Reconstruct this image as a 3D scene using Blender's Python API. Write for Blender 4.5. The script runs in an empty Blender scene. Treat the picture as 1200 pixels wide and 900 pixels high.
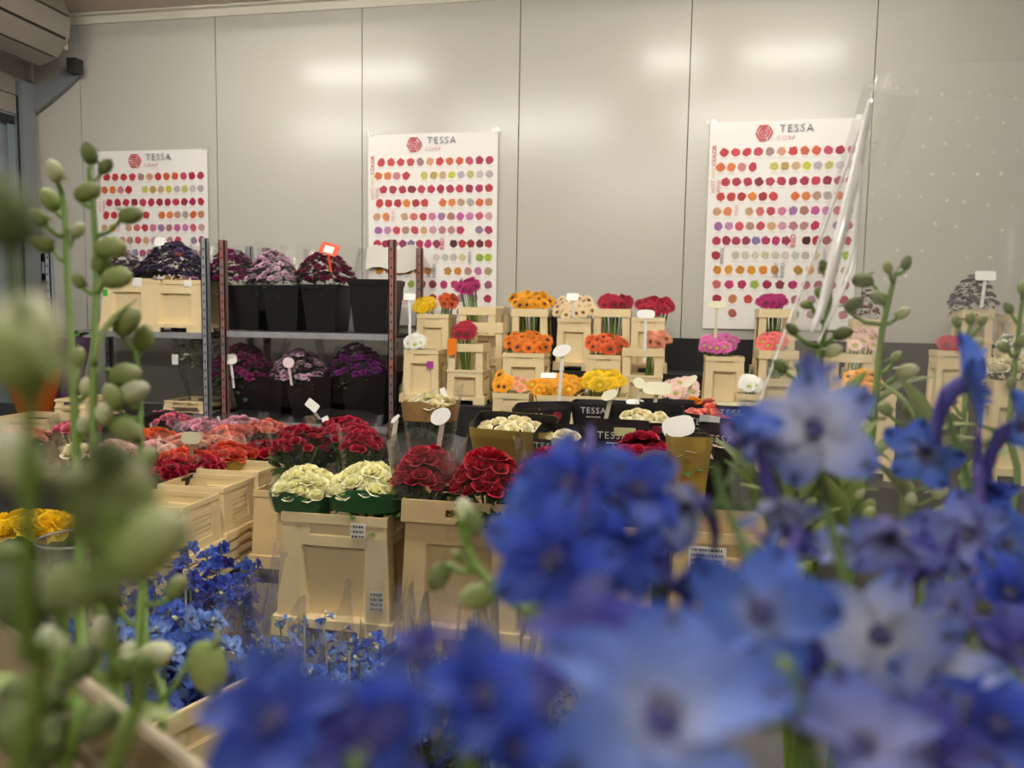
import bpy, bmesh, math, random
from mathutils import Vector, Matrix, Quaternion
PI = math.pi
rnd = random.Random(11)
SC = bpy.context.scene
COL = SC.collection
V = Vector

# ------------------------------------------------------------------ camera
YAW, PITCH, ROLL, CAMZ, FPX = -0.1838, -0.0876, 0.0166, 1.2, 901.0
_cy, _sy, _cp, _sp, _cr, _sr = math.cos(YAW), math.sin(YAW), math.cos(PITCH), math.sin(PITCH), math.cos(ROLL), math.sin(ROLL)
FWD = V((_sy*_cp, _cy*_cp, _sp))
_r = V((_cy, -_sy, 0)); _u = _r.cross(FWD)
RT = _r*_cr + _u*_sr
UP = _u*_cr - _r*_sr
CAM = V((0, 0, CAMZ))
def ray(px, py): return FWD*FPX + RT*(px-600) + UP*(450-py)
def at(px, py, Y):
    v = ray(px, py); return CAM + v*(Y/v.y)
def atx(px, py, X):
    v = ray(px, py); return CAM + v*(X/v.x)
def atd(px, py, d): return CAM + ray(px, py)*(d/FPX)

cd = bpy.data.cameras.new('camera'); cam = bpy.data.objects.new('camera', cd); COL.objects.link(cam)
M = Matrix.Identity(4)
for i, a in enumerate((RT, UP, -FWD)):
    for j in range(3): M[j][i] = a[j]
M.translation = CAM
cam.matrix_world = M
cd.sensor_width = 36; cd.lens = FPX/1200*36; cd.clip_start = 0.02; cd.clip_end = 60
cd.dof.use_dof = True; cd.dof.focus_distance = 1.95; cd.dof.aperture_fstop = 5.9
SC.camera = cam
SC.view_settings.view_transform = 'Standard'
try: SC.view_settings.look = 'None'
except Exception: pass
SC.view_settings.gamma = 1; SC.view_settings.use_curve_mapping = False
SC.view_settings.exposure = 0.5
SC.cycles.transparent_max_bounces = 40
SC.cycles.max_bounces = 10
SC.cycles.use_denoising = True
SC.cycles.caustics_reflective = False; SC.cycles.caustics_refractive = False
SC.cycles.sample_clamp_indirect = 6

# ------------------------------------------------------------------ materials
def lin(c):
    if isinstance(c, str):
        c = [int(c[i:i+2], 16)/255 for i in (0, 2, 4)]
    return tuple((x/12.92 if x <= 0.04045 else ((x+0.055)/1.055)**2.4) for x in c) + (1.0,)
_mats = {}
def nt(name):
    m = bpy.data.materials.new(name); m.use_nodes = True
    t = m.node_tree; t.nodes.clear()
    o = t.nodes.new('ShaderNodeOutputMaterial')
    return m, t, t.nodes, t.links, o
def mat(name, col, rough=.5, metal=0, spec=.5, noise=0, nscale=12, bump=0, bscale=60, col2=None, coat=0):
    if name in _mats: return _mats[name]
    m, t, N, L, o = nt(name)
    b = N.new('ShaderNodeBsdfPrincipled'); L.new(b.outputs[0], o.inputs[0])
    b.inputs['Roughness'].default_value = rough; b.inputs['Metallic'].default_value = metal
    b.inputs['Specular IOR Level'].default_value = spec
    b.inputs['Coat Weight'].default_value = coat
    c = lin(col)
    b.inputs['Base Color'].default_value = c
    if noise or col2:
        tc = N.new('ShaderNodeTexCoord')
        n = N.new('ShaderNodeTexNoise'); n.inputs['Scale'].default_value = nscale; n.inputs['Detail'].default_value = 6
        L.new(tc.outputs['Object'], n.inputs['Vector'])
        r = N.new('ShaderNodeValToRGB')
        c2 = lin(col2) if col2 else tuple(x*(1-noise) for x in c[:3])+(1,)
        r.color_ramp.elements[0].color = c2; r.color_ramp.elements[1].color = c
        r.color_ramp.elements[0].position = .3; r.color_ramp.elements[1].position = .65
        L.new(n.outputs['Fac'], r.inputs[0]); L.new(r.outputs[0], b.inputs['Base Color'])
    if bump:
        tc = N.new('ShaderNodeTexCoord')
        n = N.new('ShaderNodeTexNoise'); n.inputs['Scale'].default_value = bscale
        bp = N.new('ShaderNodeBump'); bp.inputs['Strength'].default_value = bump; bp.inputs['Distance'].default_value = .01
        L.new(tc.outputs['Object'], n.inputs['Vector'])
        L.new(n.outputs['Fac'], bp.inputs['Height']); L.new(bp.outputs[0], b.inputs['Normal'])
    _mats[name] = m; return m
def emit(name, col, s):
    m, t, N, L, o = nt(name)
    e = N.new('ShaderNodeEmission'); e.inputs[0].default_value = lin(col); e.inputs[1].default_value = s
    L.new(e.outputs[0], o.inputs[0]); return m
def petal(name, stops, transl=.3, var=.25, spot=None, rough=.55):
    """petal colour along its length (attribute pt.r: base 0 .. tip 1); spot: dark fleck near the tip of each sepal"""
    if name in _mats: return _mats[name]
    m, t, N, L, o = nt(name)
    at_ = N.new('ShaderNodeAttribute'); at_.attribute_name = 'pt'
    sp = N.new('ShaderNodeSeparateColor'); L.new(at_.outputs['Color'], sp.inputs[0])
    r = N.new('ShaderNodeValToRGB')
    for i, (p, c) in enumerate(stops):
        e = r.color_ramp.elements[i] if i < 2 else r.color_ramp.elements.new(p)
        e.position = p; e.color = lin(c)
    L.new(sp.outputs[0], r.inputs[0])
    col = r.outputs[0]
    if spot:
        a = N.new('ShaderNodeMapRange'); a.interpolation_type = 'SMOOTHSTEP'
        a.inputs[1].default_value = .68; a.inputs[2].default_value = .84
        L.new(sp.outputs[0], a.inputs[0])
        b_ = N.new('ShaderNodeMapRange'); b_.interpolation_type = 'SMOOTHSTEP'
        b_.inputs[1].default_value = .45; b_.inputs[2].default_value = .1
        L.new(sp.outputs[1], b_.inputs[0])
        mu = N.new('ShaderNodeMath'); mu.operation = 'MULTIPLY'
        L.new(a.outputs[0], mu.inputs[0]); L.new(b_.outputs[0], mu.inputs[1])
        mx = N.new('ShaderNodeMix'); mx.data_type = 'RGBA'
        L.new(mu.outputs[0], mx.inputs[0]); L.new(col, mx.inputs[6]); mx.inputs[7].default_value = lin(spot)
        col = mx.outputs[2]
    oi = N.new('ShaderNodeObjectInfo')
    mr = N.new('ShaderNodeMapRange'); mr.inputs[3].default_value = 1-var; mr.inputs[4].default_value = 1+var*.5
    L.new(oi.outputs['Random'], mr.inputs[0])
    h = N.new('ShaderNodeHueSaturation'); L.new(mr.outputs[0], h.inputs['Value']); L.new(col, h.inputs['Color'])
    d = N.new('ShaderNodeBsdfPrincipled'); L.new(h.outputs[0], d.inputs['Base Color']); d.inputs['Roughness'].default_value = rough
    d.inputs['Specular IOR Level'].default_value = .3
    tr = N.new('ShaderNodeBsdfTranslucent'); L.new(h.outputs[0], tr.inputs[0])
    ms = N.new('ShaderNodeMixShader'); ms.inputs[0].default_value = transl
    L.new(d.outputs[0], ms.inputs[1]); L.new(tr.outputs[0], ms.inputs[2]); L.new(ms.outputs[0], o.inputs[0])
    _mats[name] = m; return m
def film(name, haze=.05, gloss=.5, tint='ffffff', rough=.08):
    """thin clear plastic film"""
    if name in _mats: return _mats[name]
    m, t, N, L, o = nt(name)
    tr = N.new('ShaderNodeBsdfTransparent'); tr.inputs[0].default_value = lin(tint)
    df = N.new('ShaderNodeBsdfTranslucent'); df.inputs[0].default_value = (.85, .85, .82, 1)
    d2 = N.new('ShaderNodeBsdfDiffuse'); d2.inputs[0].default_value = (.85, .85, .82, 1)
    dm = N.new('ShaderNodeMixShader'); L.new(df.outputs[0], dm.inputs[1]); L.new(d2.outputs[0], dm.inputs[2])
    gl = N.new('ShaderNodeBsdfGlossy'); gl.inputs['Roughness'].default_value = rough
    m1 = N.new('ShaderNodeMixShader'); m1.inputs[0].default_value = haze
    L.new(tr.outputs[0], m1.inputs[1]); L.new(dm.outputs[0], m1.inputs[2])
    fr = N.new('ShaderNodeFresnel'); fr.inputs[0].default_value = 1.4
    mu = N.new('ShaderNodeMath'); mu.operation = 'MULTIPLY'; mu.inputs[1].default_value = gloss
    L.new(fr.outputs[0], mu.inputs[0])
    m2 = N.new('ShaderNodeMixShader'); L.new(mu.outputs[0], m2.inputs[0])
    L.new(m1.outputs[0], m2.inputs[1]); L.new(gl.outputs[0], m2.inputs[2]); L.new(m2.outputs[0], o.inputs[0])
    _mats[name] = m; return m
def printed(name):
    """printed paper: ink colours stored per face in the attribute ink"""
    if name in _mats: return _mats[name]
    m, t, N, L, o = nt(name)
    a = N.new('ShaderNodeAttribute'); a.attribute_name = 'ink'
    b = N.new('ShaderNodeBsdfPrincipled'); b.inputs['Roughness'].default_value = .5
    L.new(a.outputs['Color'], b.inputs['Base Color']); L.new(b.outputs[0], o.inputs[0])
    _mats[name] = m; return m

BEIGE = mat('beige_plastic', 'ebd7a8', .45, noise=.10, nscale=5, bump=.05, bscale=40)
BEIGE2 = mat('beige_plastic_worn', 'dfc592', .5, noise=.14, nscale=7)
BLACKP = mat('black_plastic', '0f0f11', .4)
BLACKC = mat('black_card', '1a1a1d', .45)
DARK = mat('dark_board', '141416', .6)
STEEL = mat('galvanised_steel', 'a2a6aa', .42, metal=.2, noise=.2, nscale=20)
RUST = mat('rusty_post', '9a5a50', .6, col2='77706f', nscale=9)
WHITE = mat('white_card', 'f4f3ee', .5)
CREAMC = mat('cream_card', 'e6e2c2', .5)
GOLD = mat('gold_card', 'b59a4a', .42, metal=.25)
KRAFT = mat('kraft_paper', 'b48a52', .7, noise=.12, nscale=30)
GREENF = mat('green_foil', '2f6a34', .3)
STEM = mat('green_stem', '6f8f3a', .5, noise=.2, nscale=30)
STEMD = mat('dark_green_stem', '4f6a30', .5, noise=.2, nscale=30)
PEDM = mat('purple_stalk', '5a5a48', .5)
LEAF = petal('leaf_green', [(0, '3c5a28'), (1, '56773a')], .2, .4)
LEAFL = petal('leaf_pale', [(0, '7d9150'), (1, 'a3b276')], .25, .3)
EUCA = petal('leaf_grey', [(0, '9aa68a'), (1, 'ccd2bc')], .2, .3)
BUDG = petal('bud_green', [(0, '7a8f46'), (.55, '9cab6a'), (1, 'ccd2aa')], .25, .25)
CLEAR = film('clear_film', .022, .4)
CLEAR2 = film('clear_film_hazy', .07, .7)
SEAM = film('film_fold', .5, 1.0, rough=.15)
FOLD_GLINT = mat('fold_glint', 'f4f4f2', .18, spec=1.0, coat=.6)  # opaque near-white colour paints the highlights along the clear film's folds
REDINK = mat('red_ink', 'c8384a', .5); GREYINK = mat('grey_ink', '7c7f86', .5); WHITEINK = mat('white_ink', 'e8e8e4', .5); BLACKINK = mat('black_ink', '2a2a2c', .5); PINKINK = mat('pale_pink_ink', 'dfa9a4', .5); YELINK = mat('pale_yellow_ink', 'e6dc8a', .5)

# ------------------------------------------------------------------ mesh helper
class MB:
    def __init__(s): s.v = []; s.f = []; s.m = []; s.t = []; s.ink = []
    def add(s, vs, fs, mi=0, ts=None, ink=None):
        k = len(s.v)
        s.v += [tuple(x) for x in vs]; s.f += [tuple(i+k for i in f) for f in fs]; s.m += [mi]*len(fs)
        s.t += ts if ts else [(0, 0)]*len(vs)
        if ink: s.ink += [ink]*len(fs)
        return k
    def box(s, lo, hi, mi=0):
        x0, y0, z0 = lo; x1, y1, z1 = hi
        s.add([(x0, y0, z0), (x1, y0, z0), (x1, y1, z0), (x0, y1, z0), (x0, y0, z1), (x1, y0, z1), (x1, y1, z1), (x0, y1, z1)],
              [(0, 3, 2, 1), (4, 5, 6, 7), (0, 1, 5, 4), (1, 2, 6, 5), (2, 3, 7, 6), (3, 0, 4, 7)], mi)
    def tube(s, pts, rad, n=8, mi=0, cap=True):
        pts = [V(p) for p in pts]
        if not isinstance(rad, (list, tuple)): rad = [rad]*len(pts)
        vs = []; fs = []; ref = None; ts = []
        for i, p in enumerate(pts):
            d = (pts[min(i+1, len(pts)-1)]-pts[max(i-1, 0)])
            d = d.normalized() if d.length > 1e-9 else V((0, 0, 1))
            if ref is None: ref = d.orthogonal().normalized()
            ref = (ref - d*ref.dot(d)); ref = ref.normalized() if ref.length > 1e-6 else d.orthogonal().normalized()
            b = d.cross(ref)
            for j in range(n):
                a = 2*PI*j/n
                vs.append(p + (ref*math.cos(a)+b*math.sin(a))*rad[i]); ts.append((i/max(1, len(pts)-1), 1))
        for i in range(len(pts)-1):
            for j in range(n):
                fs.append((i*n+j, i*n+(j+1) % n, (i+1)*n+(j+1) % n, (i+1)*n+j))
        if cap: fs += [tuple(range(n-1, -1, -1)), tuple((len(pts)-1)*n+j for j in range(n))]
        s.add(vs, fs, mi, ts)
    def grid(s, P, nu, nv, mi=0, T=None, close=False):
        """P(i,j) over (nu+1)x(nv+1)"""
        vs = []; ts = []; fs = []
        for j in range(nv+1):
            for i in range(nu+1):
                vs.append(P(i/nu, j/nv)); ts.append(T(i/nu, j/nv) if T else (j/nv, abs(2*i/nu-1)))
        for j in range(nv):
            for i in range(nu):
                a = j*(nu+1)+i; fs.append((a, a+1, a+nu+2, a+nu+1))
        s.add(vs, fs, mi, ts)
    def merge(s, o, M):
        s.add([M @ V(v) for v in o.v], o.f, 0, list(o.t)); s.m[-len(o.m):] = o.m
    def mesh(s, name, mats, smooth=False, weld=False, bevel=0):
        me = bpy.data.meshes.new(name); me.from_pydata(s.v, [], s.f)
        for m in (mats if isinstance(mats, (list, tuple)) else [mats]): me.materials.append(m)
        me.polygons.foreach_set('material_index', s.m)
        a = me.attributes.new('pt', 'FLOAT_COLOR', 'POINT')
        a.data.foreach_set('color', [c for t in s.t for c in (t[0], t[1], 0, 1)])
        if s.ink:
            b = me.attributes.new('ink', 'FLOAT_COLOR', 'FACE')
            b.data.foreach_set('color', [c for t in s.ink for c in t])
        if weld or bevel:
            bm = bmesh.new(); bm.from_mesh(me)
            bmesh.ops.remove_doubles(bm, verts=bm.verts, dist=1e-5)
            if bevel:
                es = [e for e in bm.edges if len(e.link_faces) == 2 and e.calc_face_angle(0) > .6]
                try: bmesh.ops.bevel(bm, geom=es, offset=bevel, segments=2, affect='EDGES', clamp_overlap=True)
                except Exception: pass
            bm.to_mesh(me); bm.free()
        if smooth: me.polygons.foreach_set('use_smooth', [True]*len(me.polygons))
        me.update(); return me
    def build(s, name, mats, parent=None, smooth=False, loc=None, **k):
        return link(name, s.mesh(name, mats, smooth, **k), parent, Matrix.Translation(loc) if loc is not None else None)
def link(name, me, parent=None, M=None):
    o = bpy.data.objects.new(name, me); COL.objects.link(o)
    if parent is not None: o.parent = parent
    if M is not None: o.matrix_basis = M
    return o
def tag(o, label=None, cat=None, group=None, kind=None):
    if label: o['label'] = label
    if cat: o['category'] = cat
    if group: o['group'] = group
    if kind: o['kind'] = kind
    return o
def thing(name, label, cat, loc=(0, 0, 0), group=None, rz=0):
    o = bpy.data.objects.new(name, None); COL.objects.link(o); o.empty_display_size = .02
    o.location = loc; o.rotation_euler = (0, 0, rz)
    return tag(o, label, cat, group)
def TR(loc, q=None, s=1):
    m = Matrix.Translation(loc)
    if q is not None: m = m @ q.to_matrix().to_4x4()
    if isinstance(s, (tuple, list)): return m @ Matrix.Diagonal((*s, 1))
    return m @ Matrix.Scale(s, 4)
def face(n, up=V((0, 0, 1)), roll=0):
    """rotation taking +Z to n and +Y towards up"""
    n = V(n).normalized(); up = V(up); y = up - n*up.dot(n)
    if y.length < 1e-4: y = n.orthogonal()
    y.normalize(); x = y.cross(n)
    m = Matrix((x, y, n)).transposed()
    return m.to_quaternion() @ Quaternion((0, 0, 1), roll)
_txt = {}
def text_mesh(s, size, m, ext=.0006, spacing=1.0):
    k = (s, size, m.name, ext, spacing)
    if k in _txt: return _txt[k]
    c = bpy.data.curves.new('lettering', 'FONT'); c.body = s; c.size = size; c.align_x = 'CENTER'; c.align_y = 'CENTER'
    c.extrude = ext; c.space_character = spacing; c.resolution_u = 2
    o = bpy.data.objects.new('lettering', c); COL.objects.link(o)
    dg = bpy.context.evaluated_depsgraph_get(); dg.update()
    me = bpy.data.meshes.new_from_object(o.evaluated_get(dg))
    COL.objects.unlink(o); bpy.data.objects.remove(o)
    me.materials.clear(); me.materials.append(m)
    _txt[k] = me; return me
QF = Quaternion((1, 0, 0), PI/2)       # lay a +Z-facing flat thing on a wall that faces -Y

# ------------------------------------------------------------------ the room
WY = 4.69; CEIL = 3.147; XL = -4.235; XR = 4.2; YB = -3.2; X0 = -3.8566
mb = MB()
for k in range(-1, 9):
    a, b = X0+k+.003, X0+k+.997
    if k == -1: a = XL
    if b > XR: b = XR
    t0, t1 = rnd.uniform(-.002, .002), rnd.uniform(-.002, .002)
    y0, y1 = WY+t0, WY+t1
    mb.add([(a, y0, 0), (b, y1, 0), (b, y1-.0, CEIL), (a, y0, CEIL), (a, WY+.02, 0), (b, WY+.02, 0), (b, WY+.02, CEIL), (a, WY+.02, CEIL)],
           [(0, 1, 2, 3), (1, 5, 6, 2), (4, 0, 3, 7)], 0)
mb.box((XL-.1, WY+.018, 0), (XR+.1, WY+.1, CEIL), 1)
WALLM = mat('panel_wall', 'c0beb4', .225, spec=.45, noise=.03, nscale=1.5)
tag(mb.build('wall_back', [WALLM, mat('panel_joint', '8f8a7c', .6)]), 'cream insulated panel wall with vertical joints', kind='structure')
mb = MB(); mb.box((XL-.1, YB-.1, -.1), (XR+.1, WY+.1, 0))
tag(mb.build('floor', mat('concrete', '77736c', .45, noise=.25, nscale=3)), kind='structure')
mb = MB(); mb.box((XL-.1, YB-.1, CEIL), (XR+.1, WY+.1, CEIL+.1))
tag(mb.build('ceiling', mat('ceiling_panel', 'ccbbad', .5)), kind='structure')
mb = MB(); mb.box((XR, YB-.1, 0), (XR+.1, WY+.1, CEIL)); tag(mb.build('wall_right', mat('dull_wall', 'aaa59b', .6)), kind='structure')
mb = MB(); mb.box((XL-.1, YB-.1, 0), (XR+.1, YB, CEIL)); tag(mb.build('wall_front', mat('dull_wall', 'aaa59b', .6)), kind='structure')
mb = MB()                                  # left wall with the door opening Y 1.2 .. 4.42
mb.box((XL-.1, 4.645, 0), (XL, WY+.02, CEIL)); mb.box((XL-.1, YB, 0), (XL, 1.2, CEIL)); mb.box((XL-.1, 1.2, 2.62), (XL, 4.645, CEIL))
tag(mb.build('wall_left', WALLM), kind='structure')
mb = MB(); mb.box((XL, WY-.012, CEIL-.06), (XR, WY-.001, CEIL-.001)); mb.box((XL, WY-.05, CEIL-.012), (XR, WY-.001, CEIL-.001))
tag(mb.build('trim_1', mat('trim_white', 'd8d4c4', .35)), kind='structure')
mb = MB(); mb.box((XL, WY-.03, 0), (XL+.03, WY-.003, CEIL-.07)); tag(mb.build('trim_2', mat('trim_white', 'd8d4c4', .35)), kind='structure')

# roller door in the left wall: rolled slats, lowered slats, guide rail, bracket
door = tag(bpy.data.objects.new('door_1', None), 'roller door with rolled slats above a grey strip curtain', kind='structure'); COL.objects.link(door)
ax, az, ar = -3.95, 3.0, .25
SLAT = mat('door_slat', '9b948a', .45, metal=.25, noise=.08, nscale=3); GAP = mat('door_gap', '2b2a29', .6)
mb = MB(); n = 11
for k in range(n):
    a0, a1 = 2*PI*(k+.06)/n+.15, 2*PI*(k+.94)/n+.15
    p = [(ax+ar*math.cos(a), az+ar*math.sin(a)) for a in (a0, a1)]
    q = [(ax+(ar-.02)*math.cos(a), az+(ar-.02)*math.sin(a)) for a in (a0, a1)]
    ys = (1.1, 4.44)
    mb.add([(p[0][0], ys[0], p[0][1]), (p[1][0], ys[0], p[1][1]), (p[1][0], ys[1], p[1][1]), (p[0][0], ys[1], p[0][1]),
            (q[0][0], ys[0], q[0][1]), (q[1][0], ys[0], q[1][1]), (q[1][0], ys[1], q[1][1]), (q[0][0], ys[1], q[0][1])],
           [(0, 1, 2, 3), (0, 3, 7, 4), (1, 5, 6, 2), (3, 2, 6, 7), (0, 4, 5, 1)])
mb.build('slat_roll', SLAT, door)
mb = MB(); mb.tube([(ax, 1.1, az), (ax, 4.43, az)], ar-.012, 24); mb.build('roll_core', GAP, door)
mb = MB(); mb.tube([(ax, 4.44, az), (ax, 4.62, az)], [.06, .06], 16); mb.tube([(ax, 4.46, az+.05), (ax, 4.53, az+.05)], .1, 20)
mb.build('axle', BLACKP, door, smooth=False)
mb = MB(); mb.box((ax+.1, 4.44, az-.14), (ax+.17, 4.5, az-.05)); mb.build('end_stop', mat('cream_block', 'd8cfb4', .5), door)
mb = MB()
for k in range(2):
    z1 = 2.72-.125*k; mb.box((XL+.01, 1.25, z1-.118), (XL+.035, 4.52, z1))
mb.build('lowered_slat', SLAT, door)
mb = MB(); mb.box((XL+.002, 1.25, 2.41), (XL+.02, 4.52, 2.465)); mb.build('bottom_bar', GAP, door)
mb = MB(); mb.box((XL+.0, 4.535, 0), (XL+.07, 4.64, 2.70)); mb.box((XL+.025, 4.53, 0), (XL+.04, 4.535, 2.6), 1)
mb.build('guide_rail', [mat('rail_steel', '84898c', .45, metal=.1), GAP], door)
mb = MB()                                   # curved bracket plate that carries the roll
pr = [(XL+.02, 2.50), (XL+.02, 2.74), (XL+.1, 2.70), (XL+.22, 2.73), (XL+.33, 2.80), (XL+.40, 2.84), (XL+.40, 2.75), (XL+.30, 2.67), (XL+.18, 2.59), (XL+.08, 2.53)]
vs = [(x, 4.64, z) for x, z in pr] + [(x, 4.67, z) for x, z in pr]; k = len(pr)
mb.add(vs, [tuple(range(k)), tuple(range(2*k-1, k-1, -1))] + [(i, i+k, (i+1) % k+k, (i+1) % k) for i in range(k)])
mb.box((XL+.38, 4.57, 2.75), (XL+.45, 4.64, 2.84), 1)
mb.build('bracket', [mat('bracket_steel', '84888a', .5, metal=.1), GAP], door)
mb = MB()
for k in range(16):
    y1 = 4.51-.19*k; mb.grid(lambda u, v, y1=y1: (XL-.03+.02*math.sin(u*PI)+(.012 if k % 2 else 0), y1-.2*u, 2.42*v), 6, 1)
mb.build('strip_curtain', mat('grey_pvc', '8e97a0', .25, noise=.2, nscale=4), door, smooth=True)
mb = MB(); mb.box((XL-1.2, 1.0, 0), (XL-1.15, 4.8, 2.8)); mb.box((XL-1.2, 4.75, 0), (XL-.1, 4.8, 2.8))
tag(mb.build('wall_corridor', mat('corridor', 'c9cfc4', .6)), kind='structure')
# switch plate beside the rail
s = thing('wall_switch', 'small dark switch box on the wall beside the roller door rail', 'switch', at(52, 312, 4.66))
mb = MB(); mb.box((-.03, 0, -.09), (.03, .025, .09)); mb.build('switch_box', BLACKP, s, bevel=.004)
mb = MB(); mb.box((-.015, -.006, -.05), (.015, 0, .03)); mb.build('cover_plate', mat('grey_plate', '9aa0a6', .4), s)

# ------------------------------------------------------------------ ceiling lights
LIGHT = emit('tube_light', 'fffaf0', 36.0); LIGHT2 = emit('dim_tube_light', 'fffaf0', 17.0)
def ceiling_light(x, y, lx, ly, label, lm=None):
    t = thing('ceiling_light', label, 'lamp', (x, y, CEIL), 'ceiling lights')
    mb = MB(); mb.box((-lx/2-.02, -ly/2-.02, -.05), (lx/2+.02, ly/2+.02, 0)); mb.build('housing', WHITE, t)
    mb = MB(); mb.box((-lx/2, -ly/2, -.125), (lx/2, ly/2, -.0505)); mb.build('diffuser', lm or LIGHT, t)
lab = 'unseen long white fluorescent batten fixed under the ceiling'
for x, L in ((-2.28, .95), (.05, .4), (.88, .65)):
    ceiling_light(x, 3.55, L, .12, lab, LIGHT2)
for y in (1.75,):  # further unseen row, added to light the scene
    for x in (-3.3, -1.3, .9): ceiling_light(x, y, 1.5, .12, lab)
ceiling_light(-.3, -1.6, 1.5, .12, lab)  # unseen batten behind the camera, also added for light

# ------------------------------------------------------------------ posters
RED = ['c3343c', 'c9474a', 'b5283a', 'd8563f', 'a82038', 'c23050', 'b8324a']
ROW = [
    (['c8343c', 'd84a48', 'cf3c40', 'd24a56', 'b08a8c', 'dca680', 'd23a3c', 'd8683c', 'e0603c', 'd0506a', 'b02a40', 'b83458'], 0),
    (['e0703a', 'ec8440', 'd88a94', 'c83444', None, 'd8d070', 'c8a860', 'd8b890', 'd8d858', 'c4bcc4', 'ccc880', 'd4ccd0', 'c8b8c0'], -.5),
    (['c22c44', 'b82848', 'bc2440', '8c1834', 'c43a58', 'c02c50', 'a82444', 'b02850', 'd43858', '9c2c4c', 'b01a60', 'bc2c3c'], .4),
    (['cc3c34', 'c8383c', 'b82c34', 'e88c34', 'b02834', 'd04040', None, 'e07440', 'e88850', 'c4a088', 'bcb0a8', 'e06c40', 'cc8c70'], -.3),
    (['d8a880', 'e48c58', None, 'd4ac84', 'd8746c', 'c8404c', 'd880a0', 'a87cac', 'b07c70', 'd060a0', 'd088b4', 'd4607c', 'd4a8a4'], -.8),
    (['a86cb0', 'd090c0', 'd85060', 'b89080', 'd04c58', 'dcb088', 'd8a0b8', 'c0808c', 'c09090', 'c83468', None, '9c80a0', 'b83c68'], -.5),
    (['c03050', 'a82050', 'b03050', '9c3060', '8878a8', 'b83060', 'c43070', 'a03058', None, '501820', 'c02c34', '9c2430', '701820', 'b83040'], -.7),
    (['b02838', None, 'c8ccb8', 'd8d4c4', 'e0dcc8', 'd4d0a8', 'd8d8c8', 'e4d8d0', 'd0d0c8', 'ccc8c0', 'd8d0a0', None, '9cb848', 'a8c838'], -.7),
    (['d89020', 'e8a030', 'd89028', 'e4a028', 'e89028', 'dc9428', None, 'b89040', 'e09030', 'c09088', 'c878a8', 'b0a080'], -.4),
    (['d06870', 'c83c70', 'b82858', 'a8b858', 'a82048', '8c3848', 'b83870', 'c04070', 'a83060', 'b84870', 'a06078'], -.4),
    (['b02040', 'd08058', 'cc5040', '98a0b0', 'c04060', 'b07080', 'b880a0', 'a888a0', 'b03050'], -.3),
    ([None, 'b86858', None, 'b06078', None, 'a0a8b0', 'b89090', None, 'c08080'], -.2)]
def emblem_mb(r, z):
    """hexagonal spiral mark: three nested bent bands, each a third of a hexagon, in three rings"""
    e = MB()
    def hexp(a, rad): return V((rad*math.cos(a), rad*math.sin(a), z))
    for ring, (ro, ri) in enumerate(((1, .8), (.66, .46), (.32, .12))):
        for k in range(6):
            a0 = PI/3*k; a1 = a0+PI/3
            f0, f1 = (0, 1)
            if (k % 2 == 0): f1 = .82
            P = lambda rad, f: hexp(a0, rad*r).lerp(hexp(a1, rad*r), f)
            e.add([P(ro, f0), P(ro, f1), P(ri, f1), P(ri, f0)], [(3, 2, 1, 0)] if False else [(0, 1, 2, 3)])
    return e
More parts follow.
